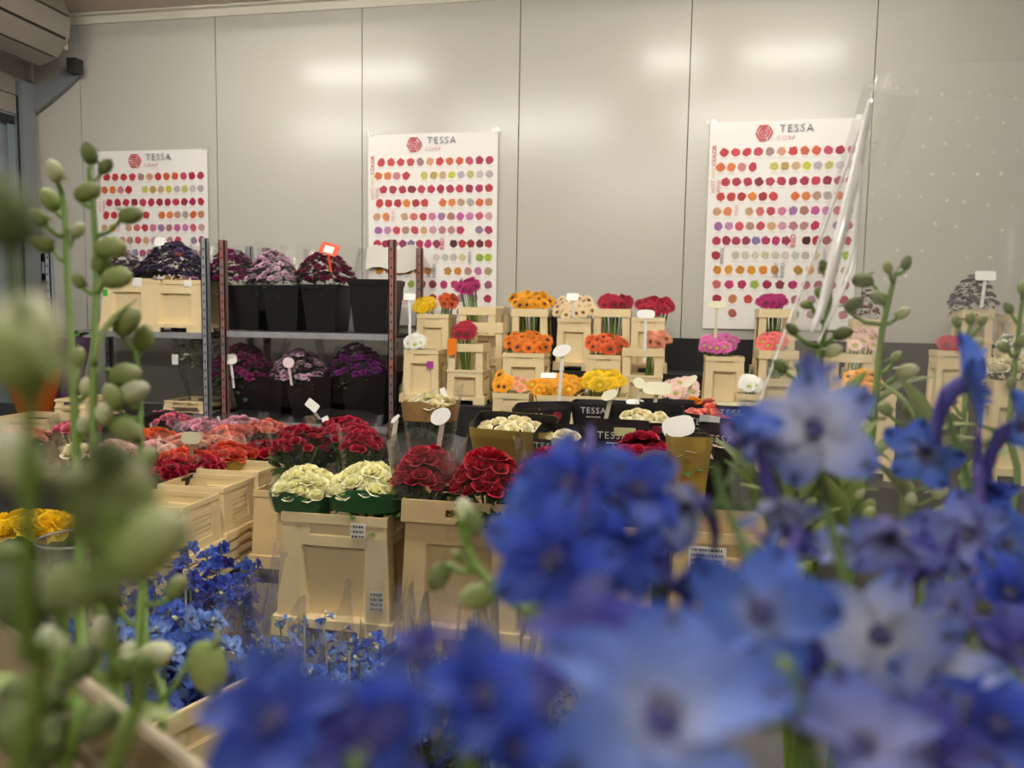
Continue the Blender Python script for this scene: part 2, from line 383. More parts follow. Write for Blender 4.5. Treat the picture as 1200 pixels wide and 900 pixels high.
def poster(x, ztop, label, torn=False, seed=0):
    r_ = random.Random(seed)
    w, h = .83, 1.185
    t = thing('flower_poster', label, 'poster', (x, WY-.012, ztop), 'colour chart posters on the wall')
    def P(u, v):
        wob = .004*math.sin(u*7+seed)*math.sin(v*5)+.005*(abs(2*u-1)**6)*(1-v)
        return V((u*w, -wob, -v*h))
    mb = MB(); mb.grid(P, 24, 30)
    vs = list(mb.v); 
    sheet = mb.build('sheet', mat('poster_paper', 'efece8', .45), t, smooth=True)
    ink = MB()
    def blot(cx, cz, rad, col):
        n = 13; c = lin(col)
        for q, (sc, f) in enumerate(((1, 1), (.66, .62), (.42, 1.05), (.2, .6))):
            vs = []
            ph = r_.uniform(0, 6); hn = r_.choice((2, 4, 5, 5)); am = r_.uniform(.03, .1)
            for k in range(n):
                a = 2*PI*k/n; rr = rad*sc*(1+am*math.sin(hn*a+ph)+r_.uniform(-.1, .1))
                u, v = (cx+rr*math.cos(a))/w, -(cz+rr*math.sin(a))/h
                p = P(min(1, max(0, u)), min(1, max(0, v))); vs.append((p.x, p.y-.0012-.0006*q, p.z))
            cc = tuple(min(1, x_*f) for x_ in c[:3])+(1,)
            ink.add(vs, [tuple(range(n))], 0, None, cc)
    for k, (row, off) in enumerate(ROW):
        z = -.172-.0838*k
        n = len(row)
        x1 = w-.052; x0 = .085+off*.035
        for i, c in enumerate(row):
            if c is None: continue
            cx = x0+(x1-x0)*i/(n-1)
            if torn and k == 7 and i < 7: continue
            blot(cx, z, .0255, c)
            ink.add([(cx-.02, -.008, z-.034), (cx+.02, -.008, z-.034), (cx+.02, -.008, z-.0365), (cx-.02, -.008, z-.0365)], [(0, 3, 2, 1)], 0, None, lin('c9c6c2'))
    ink.build('printed_blossom', printed('print_ink'), t)
    e = emblem_mb(.05, 0); link('emblem', e.mesh('emblem', REDINK), t, TR((.30, -.009, -.068), QF))
    link('lettering', text_mesh('TESSA', .058, GREYINK, spacing=1.25), t, TR((.475, -.009, -.048), QF))
    link('lettering', text_mesh('CORP', .032, PINKINK, spacing=1.35), t, TR((.42, -.009, -.098), QF))
    RV = QF @ Quaternion((0, 0, 1), PI/2)
    for s_, m_, px_, pz_, sz in (('COLOR', REDINK, .03, -.19, .034), ('HOT', YELINK, .03, -.285, .03), ('HOT', PINKINK, .03, -.365, .034), ('PINK', PINKINK, .062, -.36, .034),
                          ('PINK', PINKINK, .165, -.5, .03), ('RED', REDINK, .485, -.675, .04), ('WHITE', GREYINK, .095, -.762, .03),
                          ('SPRAY', GREYINK, .40, -.843, .03), ('ROSES', GREYINK, .435, -.843, .03), ('GREEN', GREYINK, .66, -.762, .026)):
        link('lettering', text_mesh(s_, sz, m_), t, TR((px_, -.0095, pz_), RV))
    for cx, cz in ((.01, .0), (w-.01, 0)):
        mb = MB(); mb.grid(lambda u, v: (cx-.03+.06*u, -.009-.004*math.sin(u*PI), cz-.012+.03*v), 5, 2); mb.build('tape', film('tape', .2, .6), t, smooth=True)
    if torn:
        mb = MB(); mb.grid(lambda u, v: (-.004+.33*u+.1*v*u, -.012-.03*v*(1-u), -.70-.14*v+.02*math.sin(u*9)), 10, 4)
        mb.build('torn_flap', mat('poster_back', 'd9d6c9', .5), t, smooth=True)
    return t
poster(-3.746, 2.258, 'rose colour chart poster hung over the shelf with the beige crates', seed=1)
poster(-1.809, 2.318, 'torn rose colour chart poster behind the end post of the shelf', True, seed=2)
poster(.268, 2.334, 'rose colour chart poster beside the tall clear plastic sleeve', seed=3)

# ------------------------------------------------------------------ buckets
_bk = {}
def bucket_mb(w, d, h, taper=.88, style='panel', t=.006, lip=.012):
    """tapering stackable flower bucket: foot with arch, recessed panel or open window, rim"""
    mb = MB()
    def side(nx, ny, hw, hd):
        tx, ty = -ny, nx
        def P(u, v, off):
            k = 1+(taper-1)*v
            a, b = hw*k+off, hd*k+off
            return V((tx*u*a+nx*b, ty*u*a+ny*b, v*h))
        if style == 'panel':
            us = [-1, -.60, -.44, .44, .60, 1]; vs = [0, .085, .12, .16, .74, .83, .92, 1]
            def off(i, j):
                if j == 0: return None if i == 2 else lip
                if j in (1, 2): return lip
                if j == 3 and 1 <= i <= 3: return (-.19*w*.5, -.016)
                if j == 5 and i == 2: return -.004
                if j == 6: return .003
                return 0
        elif style == 'window':
            us = [-1, -.62, -.44, .44, .62, 1]; vs = [0, .07, .1, .13, .45, .53, .57, .87, .92, 1]
            def off(i, j):
                if j == 0: return None if i == 2 else lip
                if j in (1, 2): return lip
                if j == 3 and 1 <= i <= 3: return (-.036, -.014)
                if j == 5: return .004
                if j == 6 and 1 <= i <= 3: return None
                if j in (7, 8): return .006
                return 0
        elif style == 'steps':
            us = [-1, -.5, -.36, .36, .5, 1]; vs = [0, .06, .1, .15, .3, .36, .56, .62, .70, .78, .9, 1]
            def off(i, j):
                if j == 0: return None if i == 2 else lip
                if j in (1, 2): return lip
                if j == 5 and 1 <= i <= 3: return None
                if j in (4, 6, 7, 8, 9) and 1 <= i <= 3: return (-.006, 0, -.018, -.002, -.018, -.002)[j-4]
                if j == 10: return .003
                return 0
        elif style == 'slot':
            us = [-1, -.60, -.22, .22, .60, 1]; vs = [0, .085, .12, .16, .70, .74, .81, .84, .845, .89, .94, 1]
            def off(i, j):
                if j == 0: return None if i == 2 else lip
                if j in (1, 2): return lip
                if j == 3 and 1 <= i <= 3: return (-.19*w*.5, -.016)
                if j == 5 and i == 2: return -.004
                if j == 9 and i == 2: return None
                if j >= 8: return .012
                return 0
        else:                                # smooth plain pot
            us = [-1, 0, 1]; vs = [0, .9, 1]
            def off(i, j): return .004 if j == 1 else 0
        NU, NV = len(us)-1, len(vs)-1
        O = [[off(i, j) for j in range(NV)] for i in range(NU)]
        q = lambda a, b, c, d_: mb.add([a, b, c, d_], [(0, 1, 2, 3)])
        ends = lambda o: o if isinstance(o, tuple) else (o, o)
        for i in range(NU):
            for j in range(NV):
                o = O[i][j]
                if o is None: continue
                u0, u1, v0, v1 = us[i], us[i+1], vs[j], vs[j+1]
                ob, ot = ends(o)
                q(P(u0, v0, ob), P(u1, v0, ob), P(u1, v1, ot), P(u0, v1, ot))
                q(P(u0, v1, ot-t), P(u1, v1, ot-t), P(u1, v0, ob-t), P(u0, v0, ob-t))
                for di, dj, a, b in ((1, 0, (u1, v0), (u1, v1)), (-1, 0, (u0, v1), (u0, v0)), (0, 1, (u1, v1), (u0, v1)), (0, -1, (u0, v0), (u1, v0))):
                    ii, jj = i+di, j+dj
                    ea, eb = (ot if a[1] == v1 else ob), (ot if b[1] == v1 else ob)
                    if 0 <= ii < NU and 0 <= jj < NV:
                        o2 = O[ii][jj]
                        if o2 is None: q(P(*b, eb), P(*a, ea), P(*a, ea-t), P(*b, eb-t)); continue
                        nb, nt_ = ends(o2)
                        if di: fa, fb = (nt_ if a[1] == v1 else nb), (nt_ if b[1] == v1 else nb)
                        else: fa = fb = nb if dj > 0 else nt_
                        if fa < ea or fb < eb: q(P(*b, eb), P(*a, ea), P(*a, fa), P(*b, fb))
                    elif dj: q(P(*b, eb), P(*a, ea), P(*a, ea-t), P(*b, eb-t))
    side(0, -1, w/2, d/2); side(1, 0, d/2, w/2); side(0, 1, w/2, d/2); side(-1, 0, d/2, w/2)
    k = 1+(taper-1)*.13
    z = h*.13; a, b = w/2*k, d/2*k
    mb.add([(-a, -b, z), (a, -b, z), (a, b, z), (-a, b, z)], [(0, 1, 2, 3)])
    return mb
def bucket_mesh(w, d, h, taper, style, m, bevel=.0):
    k = (round(w, 2), round(d, 2), round(h, 2), taper, style, m.name, bevel)
    if k not in _bk: _bk[k] = bucket_mb(k[0], k[1], k[2], taper, style).mesh('flower_bucket', m, weld=True, bevel=bevel)
    return _bk[k], k
def place_bucket(cx, cy, zb, w, d, h, style, label, group=None, taper=.88, m=None, rz=0, bevel=0, name='flower_bucket', cat='bucket'):
    me, k = bucket_mesh(w, d, h, taper, style, m or BEIGE, bevel)
    o = link(name, me, None, Matrix.Translation((cx, cy, zb)) @ Matrix.Rotation(rz, 4, 'Z') @ Matrix.Diagonal((w/k[0], d/k[1], h/k[2], 1)))
    tag(o, label, cat, group)
    return dict(o=o, cx=cx, cy=cy, zb=zb, zt=zb+h, w=w*taper, d=d*taper)
def px_bucket(p0, p1, py, Yf, zb, style, label, group=None, dep=None, taper=.9, m=None, **k):
    A, B = at(p0, py, Yf), at(p1, py, Yf)
    w = (B.x-A.x)/taper; zt = (A.z+B.z)/2; d = (dep or w*taper)/taper
    return place_bucket((A.x+B.x)/2, Yf+d*taper/2, zb, w, d, zt-zb, style, label, group, taper, m, **k)
def sticker(bk, u, v, w, h, m, name='sticker', lift=.004, taper=.9):
    """paper sticker on the bucket's front; a child of it"""
    o = bk['o']; d = bk['d']/taper/2; hh = bk['zt']-bk['zb']
    k = 1+(taper-1)*v
    mb = MB(); sx, sy, sz = o.matrix_basis.to_scale()
    p = (u*bk['w']/taper/2*k/sx, (-(d*k)-lift)/sy, v*hh/sz)
    mb.box((-w/2/sx, -.0006, -h/2/sz), (w/2/sx, .0006, h/2/sz)); return mb.build(name, m, o, loc=p)

# ------------------------------------------------------------------ flowers
def petal_shape(mb, L, W, base, ang, lift, droop, cup, nu=4, nv=4, mi=0, pw=.75, roll=0):
    """one petal from radius base outward along ang, rising by lift and bending by droop"""
    ca, sa = math.cos(ang), math.sin(ang)
    def P(u, v):
        s = 2*u-1
        w = W*.5*(math.sin(PI*min(1, .1+.86*v))**pw)
        r = base+L*v*math.cos(lift)
        z = L*v*math.sin(lift)-droop*L*v*v+cup*W*(s*s)*.5*math.sin(PI*v*.9)+roll*s*W*.3*v
        x, y = r, s*w
        return (x*ca-y*sa, x*sa+y*ca, z)
    mb.grid(P, nu, nv, mi)
def gerbera_mb(n=20, seed=0):
    r = random.Random(seed); mb = MB()
    for ring, (L, lift, z) in enumerate(((.70, .12, 0), (.62, .32, .04), (.34, .6, .06))):
        k = n if ring < 2 else 14
        sub = MB()
        for i in range(k):
            petal_shape(sub, L*r.uniform(.93, 1.05), .205 if ring < 2 else .13, .28 if ring < 2 else .2, 2*PI*(i+.5*ring)/k+r.uniform(-.05, .05), lift+r.uniform(-.06, .06), .12, .2, 2, 3, 0, .6)
        mb.merge(sub, Matrix.Translation((0, 0, z)))
    eye = MB()
    eye.grid(lambda u, v: (.27*v*math.cos(2*PI*u), .27*v*math.sin(2*PI*u), .10+.06*math.cos(v*PI/2)+.012*math.sin(40*u)*v), 14, 3)
    k0 = len(mb.m); mb.merge(eye, Matrix.Identity(4)); mb.m[k0:] = [1]*(len(mb.m)-k0)
    cal = MB(); cal.tube([(0, 0, .06), (0, 0, -.02), (0, 0, -.22)], [.34, .26, .07], 10)
    k0 = len(mb.m); mb.merge(cal, Matrix.Identity(4)); mb.m[k0:] = [2]*(len(mb.m)-k0)
    return mb
GER = [gerbera_mb(20, s) for s in (1, 2)]
_gm = {}
def gerbera_mesh(pal, eye, v):
    k = (pal.name, eye.name, v)
    if k not in _gm: _gm[k] = GER[v].mesh('gerbera_head', [pal, eye, STEMD], smooth=True)
    return _gm[k]
sm = MB(); sm.tube([(0, 0, 0), (.012, 0, .35), (.01, .006, .7), (0, 0, 1)], [1, .9, .85, .8], 6)
def unit_stem():
    mb = MB(); mb.tube([(0, 0, 0), (0, 0, .35), (0, 0, .7), (0, 0, 1)], [.0045, .004, .0036, .0034], 6); return mb.mesh('stem', STEM, smooth=True)
STEMME = unit_stem()
def scatter(n, seed, asp=1.0, tries=14):
    """n well spread points in the unit ellipse-ish box"""
    r = random.Random(seed); P = []
    for _ in range(n):
        best = None
        for _ in range(tries):
            q = (r.uniform(-1, 1), r.uniform(-1, 1))
            if abs(q[0])**2.6+abs(q[1])**2.6 > 1: continue
            d = min([((q[0]-p[0])*asp)**2+(q[1]-p[1])**2 for p in P] or [9])
            if best is None or d > best[0]: best = (d, q)
        if best: P.append(best[1])
    return P
def gerberas(bk, p0, p1, y0, y1, n, pal, eye, label, group, rad=.043, Y=None, seed=None):
    seed = seed or int(p0*7+y0)
    r = random.Random(seed)
    pts = scatter(n, seed, (p1-p0)/max(1, (y1-y0)))
    rp = rad*FPX/(bk['cy'])*.8
    for (a, b) in pts:
        px = (p0+p1)/2+a*max(2, (p1-p0)/2-rp); py = (y0+y1)/2+b*max(2, (y1-y0)/2-rp*.75)
        Yb = (Y or bk['cy'])-b*bk['d']*.42
        tip = at(px, py, Yb)
        base = V((bk['cx']+(tip.x-bk['cx'])*.35, bk['cy']+(tip.y-bk['cy'])*.5, bk['zb']+(bk['zt']-bk['zb'])*.16))
        d = tip-base
        out = V((tip.x-bk['cx'], tip.y-bk['cy'], 0))
        nrm = (V((0, 0, .55))+out*5+(CAM-tip).normalized()*.75+V((r.uniform(-.25, .25), r.uniform(-.2, .2), r.uniform(-.15, .15)))).normalized()
        t = thing('gerbera', label, 'flower', base, group)
        s = rad*r.uniform(.88, 1.08)
        link('flower_head', gerbera_mesh(pal, eye, r.randrange(2)), t, TR(d, face(nrm, roll=r.uniform(0, 6)), s))
        e = d-nrm*s*.1
        link('stem', STEMME, t, TR((0, 0, 0), e.to_track_quat('Z', 'Y'), (1, 1, e.length)))

def rose_mb(seed=0, open_=1.0):
    r = random.Random(seed); mb = MB()
    layers = [(2, .20, .95, .02, .5), (3, .36, .98, .05, .55), (4, .56, .92, .12, .6), (5, .80, .80, .22, .62), (5, 1.0, .62, .34, .66)]
    for li, (n, R, H, curl, half) in enumerate(layers):
        a0 = r.uniform(0, 6)
        for k in range(n):
            ph = a0+2*PI*k/n+r.uniform(-.12, .12); RR = R*r.uniform(.94, 1.06); hh = H*r.uniform(.95, 1.04)
            hs = PI/n*1.35
            def P(u, v):
                s = 2*u-1
                a = ph+s*hs*(1-.28*v*v)
                rr = RR*(.18+.82*math.sin(min(1, v*1.1)*PI/2)**.8)*(1-.06*s)+curl*v**4*.55
                z = hh*v-curl*.5*v**6-.16*hh*abs(s)**3*v
                return (rr*math.cos(a), rr*math.sin(a), z-.45)
            mb.grid(P, 4, 4, 0)
    return mb
ROSE = [rose_mb(s) for s in (3, 4, 5)]
_rm = {}
def rose_mesh(pal, v):
    k = (pal.name, v)
    if k not in _rm: _rm[k] = ROSE[v].mesh('rose', pal, smooth=True)
    return _rm[k]
def mum_mb(seed=0):
    r = random.Random(seed); mb = MB()
    for L, lift, n, z in ((.85, .1, 13, 0), (.7, .5, 11, .08), (.5, .9, 8, .12), (.3, 1.2, 5, .14)):
        sub = MB()
        for i in range(n): petal_shape(sub, L, .36, .1, 2*PI*i/n+r.uniform(-.12, .12)+L*3, lift+r.uniform(-.1, .1), .1, .25, 2, 3, 0, .6)
        mb.merge(sub, Matrix.Translation((0, 0, z)))
    return mb
MUM = [mum_mb(1), mum_mb(2)]
_mm = {}
def mum_mesh(pal, v):
    k = (pal.name, v)
    if k not in _mm: _mm[k] = MUM[v].mesh('bloom', pal, smooth=True)
    return _mm[k]
def leaves_mb(n, rx, ry, rz, L, seed, up=.4, W=.45):
    r = random.Random(seed); mb = MB()
    for _ in range(n):
        a = r.uniform(0, 2*PI); q = r.uniform(.2, 1)**.5
        c = V((rx*q*math.cos(a), ry*q*math.sin(a), rz*r.uniform(-1, 1)))
        dr = V((math.cos(a)+r.uniform(-.6, .6), math.sin(a)+r.uniform(-.6, .6), r.uniform(-.4, up+.4))).normalized()
        sub = MB(); l = L*r.uniform(.7, 1.2)
        petal_shape(sub, l, l*W, 0, 0, 0, .2, .3, 2, 4, 0, .8)
        mb.merge(sub, Matrix.Translation(c) @ dr.to_track_quat('X', 'Z').to_matrix().to_4x4() @ Matrix.Rotation(r.uniform(-.8, .8), 4, 'X'))
    return mb
def sleeve_mb(rings, n=28, p=2.6, wob=.05, seed=0, ragged=0):
    """open sleeve lofted through rings (cx,cy,z,rx,ry)"""
    r = random.Random(seed); ph = [r.uniform(0, 6) for _ in range(4)]
    mb = MB(); NV = len(rings)-1; sub = 3
    def P(u, v):
        f = v*NV; i = min(int(f), NV-1); q = f-i
        A, B = rings[i], rings[i+1]
        cx, cy, z, rx, ry = [A[k]+(B[k]-A[k])*q for k in range(5)]
        a = 2*PI*u
        c, s = math.cos(a), math.sin(a)
        e = 2/p
        m = 1+wob*(.5*math.sin(5*a+ph[0]+2*v)+.3*math.sin(9*a+ph[1]-3*v)+.3*math.sin(14*a+ph[2]))*(.3+v)
        return (cx+rx*m*math.copysign(abs(c)**e, c), cy+ry*m*math.copysign(abs(s)**e, s), z+ragged*v**6*(math.sin(3*a+ph[3])+.5*math.sin(7*a)))
    mb.grid(P, n, NV*sub)
    return mb
R_ = {}
def pal(n, *st, **k): R_[n] = petal('petal_'+n, list(st), **k); return R_[n]
pal('red', (0, '6e0a1a'), (.6, 'b0142c'), (1, 'c4203a'), transl=.15)
pal('darkred', (0, '5a0618'), (.6, '9a1028'), (1, 'bb2240'), transl=.15)
pal('crimson', (0, '8a0a28'), (.6, 'b01838'), (1, 'cf3a58'), transl=.15)
pal('orangered', (0, 'b02010'), (.6, 'd83c28'), (1, 'ea6a50'), transl=.2)
pal('coral', (0, 'd85a48'), (.6, 'ee7e6c'), (1, 'f6a596'), transl=.2)
pal('salmon', (0, 'e08868'), (.6, 'f0a890'), (1, 'f6c4b0'), transl=.2)
pal('pink', (0, 'd84a70'), (.6, 'ee7492'), (1, 'f59cb2'), transl=.2)
pal('lightpink', (0, 'e08aa8'), (.6, 'f2aec6'), (1, 'f7cbd8'), transl=.2)
pal('blush', (0, 'e8a898'), (.6, 'f4cabc'), (1, 'f8e0d8'), transl=.2)
pal('orange', (0, 'd84a10'), (.6, 'f0662c'), (1, 'f88a50'), transl=.2)
pal('white', (0, 'f2ee98'), (.4, 'fcf8b8'), (1, 'fefcd8'), transl=.2, var=.08)
pal('cream', (0, 'd8cc88'), (.5, 'f0e6b4'), (1, 'f8f2d4'), transl=.2, var=.1)
pal('yellow', (0, 'd8a000'), (.5, 'f4c808'), (1, 'fbdc30'), transl=.2)
pal('gold', (0, 'd88010'), (.5, 'f0a41c'), (1, 'f8bc3a'), transl=.2)
pal('gorange', (0, 'd06008'), (.5, 'ee7c1c'), (1, 'f59a3c'), transl=.2)
pal('gredor', (0, 'b03008'), (.5, 'e05c22'), (1, 'ee7e48'), transl=.2)
pal('gcream', (0, 'd8b878'), (.5, 'f4dcac'), (1, 'fbecca'), transl=.2, var=.1)
pal('gsalmon', (0, 'd87850'), (.5, 'f09a78'), (1, 'f6b89c'), transl=.2)
pal('gred', (0, '6a0818'), (.5, 'a81430'), (1, 'c22444'), transl=.15)
pal('gmag', (0, '800838'), (.5, 'b01c68'), (1, 'c63c84'), transl=.2)
pal('gpink', (0, 'b03080'), (.5, 'd860a8'), (1, 'e688c0'), transl=.2)
pal('gcoral', (0, 'd84048'), (.5, 'ee6a6c'), (1, 'f48c88'), transl=.2)
pal('gpale', (0, 'e0a898'), (.5, 'f4cec0'), (1, 'f8e2da'), transl=.2, var=.1)
pal('gwhite', (0, 'd8dcc0'), (.5, 'f2f2e8'), (1, 'fbfbf8'), transl=.2, var=.06)
pal('mpurple', (0, '3c2c50'), (.6, '5a4674'), (1, '786490'), transl=.2, var=.5)
pal('mmag', (0, '600a38'), (.6, '98206a'), (1, 'b4488c'), transl=.2, var=.4)
pal('mpink', (0, 'd89cc0'), (.6, 'f0c8e0'), (1, 'fae4f0'), transl=.2, var=.25)
pal('mdark', (0, '500828'), (.6, '8a1446'), (1, 'a82c60'), transl=.2, var=.4)
pal('mviolet', (0, '601060'), (.6, '922a94'), (1, 'b456b4'), transl=.2, var=.4)
pal('mdusk', (0, '4a4048'), (.6, '6e5c70'), (1, '8d7c90'), transl=.2, var=.4)
EYED = mat('eye_dark', '3a2018', .7); EYEG = mat('eye_green', '9aa83a', .7); EYEY = mat('eye_yellow', 'd8b828', .7); EYEO = mat('eye_brown', '6a3018', .7)

def bouquet(name, label, cat, group, cx, cy, zt, rx, ry, n, palette, wrap, H=.34, rr=.026, kind='rose', dome=.05, rz=0, seed=0, top=.0, part=None, leafn=50, tilt=(0, 0), wob=.05, leafm=None, ragged=.01, low=.03):
    """a bunch: dome of blooms over dark leaves in a sleeve; origin at the bunch's foot"""
    r = random.Random(seed+7)
    t = thing(name, label, cat, (cx, cy, zt-H), group, rz)
    t.rotation_euler = (tilt[0], tilt[1], rz)
    pts = scatter(n, seed+1, rx/ry)
    for i, (a, b) in enumerate(pts):
        q = min(1, math.sqrt(a*a+b*b))
        p = V((a*rx*.92, b*ry*.92, H-dome*q*q+r.uniform(-.008, .008)))
        nrm = V((a*.75+r.uniform(-.25, .25), b*.75+r.uniform(-.25, .25), 1)).normalized()
        v = r.randrange(2)
        pl = palette[i % len(palette)] if isinstance(palette, list) else palette
        me = rose_mesh(pl, r.randrange(3)) if kind == 'rose' else mum_mesh(pl, v) if kind == 'mum' else gerbera_mesh(pl, EYEG, v)
        link(part or kind, me, t, TR(p, face(nrm, V((0, 1, 0)), r.uniform(0, 6)), rr*r.uniform(.85, 1.12)))
    if leafn:
        lm = leaves_mb(leafn, rx*.68, ry*.68, .05, min(.055, rx*.45), seed+3)
        lm.build('foliage', leafm or LEAF, t, smooth=True, loc=(0, 0, H-dome-.07))
        st = MB()
        for k in range(9):
            a = 2*PI*k/9; st.tube([(.25*rx*math.cos(a), .25*ry*math.sin(a), .01), (.3*rx*math.cos(a), .3*ry*math.sin(a), H*.5), (.75*rx*math.cos(a), .75*ry*math.sin(a), H-dome)], .004, 5)
        st.build('stem_bundle', STEMD, t, smooth=True)
    if wrap:
        ws = wrap if isinstance(wrap, list) else [wrap]
        for m, z0, z1, grow in ws:
            f = lambda z: (.42+.60*(z/H)**.8)
            rings = [(0, 0, z, (rx+.012)*f(z)*grow, (ry+.012)*f(z)*grow) for z in (z0, (z0+z1)/2, z1)]
            sleeve_mb(rings, 30, 2.6, wob, seed+len(rings), ragged).build('sleeve', m, t, smooth=True)
    return t
# ------------------------------------------------------------------ shelf trolleys
def shelf_unit(label, xs, y0, y1, h, shelves, postmat, posts=(1, 1, 1, 1)):
    t = thing('shelf_trolley', label, 'shelf', ((xs[0]+xs[1])/2, (y0+y1)/2, 0), 'metal shelf trolleys')
    hw, hd = (xs[1]-xs[0])/2, (y1-y0)/2
    for i, (sx, sy) in enumerate(((-1, -1), (1, -1), (-1, 1), (1, 1))):
        if not posts[i]: continue
        mb = MB(); x, y = sx*hw, sy*hd
        mb.box((x-.018, y-.018, .12), (x+.018, y-.012, h)); mb.box((x-.018, y-.018, .12), (x-.012, y+.018, h)); mb.box((x+.012, y-.018, .12), (x+.018, y+.018, h))
        for k in range(int((h-.2)/.05)): mb.box((x-.004, y-.019, .2+k*.05), (x+.004, y-.0178, .215+k*.05), 1)
        mb.build('post', [postmat[i], DARK], t)
        mb = MB(); mb.tube([(x-.02, y, .06), (x+.02, y, .06)], .06, 14); mb.box((x-.025, y-.025, .06), (x+.025, y+.025, .13)); mb.build('caster', BLACKP, t)
    for z in shelves:
        mb = MB(); mb.box((-hw+.02, -hd+.02, z-.012), (hw-.02, hd-.02, z), 0)
        mb.box((-hw+.02, -hd-.01, z-.03), (hw-.02, -hd+.015, z+.004), 1); mb.box((-hw+.02, hd-.015, z-.03), (hw-.02, hd+.01, z+.004), 1)
        mb.build('shelf', [mat('shelf_board', '3a3836', .6), STEEL], t)
    return t
GREYP = mat('grey_post', '8f949a', .5)
shelf_unit('metal shelf trolley with reddish posts carrying black flower pots', (-2.47, -1.446), 4.1, 4.6, 1.61, (.17, .56, 1.085), [RUST]*4)
shelf_unit('grey metal shelf trolley carrying two beige crates of purple flowers', (-3.62, -2.585), 4.1, 4.6, 1.62, (.17, .58, 1.07), [GREYP]*4)

CR = 'beige crates'
b = px_bucket(122, 176, 326, 4.13, 1.075, 'panel', 'beige crate on the shelf, the one with a green sticker', 'crates on the shelf', dep=.30, taper=.86)
sticker(b, -.9, .72, .03, .04, mat('green_sticker', '46b83c', .5)); sticker(b, .45, .93, .06, .05, WHITE); c1 = b
b = px_bucket(177, 235, 328, 4.13, 1.075, 'panel', 'beige crate on the shelf beside the grey post', 'crates on the shelf', dep=.30, taper=.86)
sticker(b, .5, .93, .05, .035, WHITE); c2 = b
POTS = []
for i, (p0, p1, py, Y, zb, lab) in enumerate(((257, 303, 334, 4.14, 1.095, 'black square pot of magenta purple chrysanthemums on the upper shelf'), (306, 349, 334, 4.14, 1.095, 'black square pot of pale pink chrysanthemums on the upper shelf'),
        (352, 394, 333, 4.14, 1.095, 'black square pot under the orange price card'), (407, 455, 327, 4.14, 1.095, 'empty black square pot beside the end post'),
        (268, 330, 441, 4.14, .57, 'black pot of magenta chrysanthemums on the lower shelf'), (333, 388, 441, 4.14, .57, 'black pot of pale pink chrysanthemums on the lower shelf'), (397, 451, 438, 4.14, .57, 'black pot of violet chrysanthemums on the lower shelf'))):
    A, B = at(p0, py, Y), at(p1, py, Y); w = (B.x-A.x)/1.0
    POTS.append(place_bucket((A.x+B.x)/2, Y+w*.6, zb, w*.78, w*.9, (A.z+B.z)/2-zb, 'plain', lab, 'black flower pots', 1.28, BLACKP, name='flower_pot', cat='pot'))
def mums(label, p0, p1, y0, y1, Y, palette, n, rr=.02, seed=0, sleeve=True, rz=0, group='chrysanthemum bunches', leafm=None):
    A, B, T = at(p0, (y0+y1)/2, Y), at(p1, (y0+y1)/2, Y), at((p0+p1)/2, y0, Y)
    bot = at((p0+p1)/2, y1, Y)
    rx = (B.x-A.x)/2; ry = rx*.62; hh = T.z-bot.z; n = min(100, int(n*1.15))
    rr = math.sqrt(PI*rx*ry*1.5/n)*.80
    t = bouquet('chrysanthemum_bunch', label, 'flower bunch', group, T.x, Y, T.z-rr*.4, rx, ry, n, palette, [(CLEAR, .12, hh+.29, 1.1)] if sleeve else None, H=hh+.26, rr=rr, kind='mum', dome=hh*.8, seed=seed, part='bloom', leafn=0)
    r = random.Random(seed+50); fo = MB()
    for _ in range(260):
        a_ = r.uniform(0, 2*PI); q_ = math.sqrt(r.random())*.95
        z_ = hh*(1-.8*q_*q_)-.014-r.random()**1.5*hh*.6
        sub_ = MB(); l_ = rx*.2*r.uniform(.7, 1.2); petal_shape(sub_, l_, l_*.6, 0, 0, 0, .2, .3, 2, 3, 0, .8)
        d_ = V((math.cos(a_)+r.uniform(-.8, .8), math.sin(a_)+r.uniform(-.8, .8), r.uniform(-.3, .2))).normalized()
        fo.merge(sub_, Matrix.Translation((rx*q_*math.cos(a_)*.92, ry*q_*math.sin(a_)*.92, .26+z_)) @ d_.to_track_quat('X', 'Z').to_matrix().to_4x4())
    fo.build('foliage', leafm or LEAFD, t, smooth=True)
    return t
LEAFD = petal('leaf_dark', [(0, '26351c'), (1, '384a28')], .1, .4)
P = R_
mums('dark purple chrysanthemum bunch in the beige crate beside the grey post', 160, 246, 284, 326, 4.28, P['mpurple'], 90, seed=1)
mums('dusky purple chrysanthemum bunch at the rim of the crate with the green sticker', 122, 172, 296, 328, 4.28, P['mdusk'], 50, seed=2)
mums('magenta purple chrysanthemum bunch on the upper shelf beside the reddish post', 236, 306, 291, 334, 4.28, P['mmag'], 80, seed=3)
mums('pale pink chrysanthemum bunch on the upper shelf between two magenta bunches', 286, 352, 293, 334, 4.25, P['mpink'], 80, seed=4)
mums('dark magenta chrysanthemum bunch under the orange price card', 342, 418, 293, 333, 4.27, P['mdark'], 90, seed=5)
mums('magenta chrysanthemum bunch on the lower shelf with a white tag', 242, 326, 402, 446, 4.26, P['mmag'], 90, seed=6)
mums('pale pink chrysanthemum bunch on the lower shelf with a round tag', 316, 388, 408, 446, 4.25, P['mpink'], 70, seed=7)
mums('violet chrysanthemum bunch on the lower shelf beside the end post', 381, 456, 402, 442, 4.26, P['mviolet'], 90, seed=8)
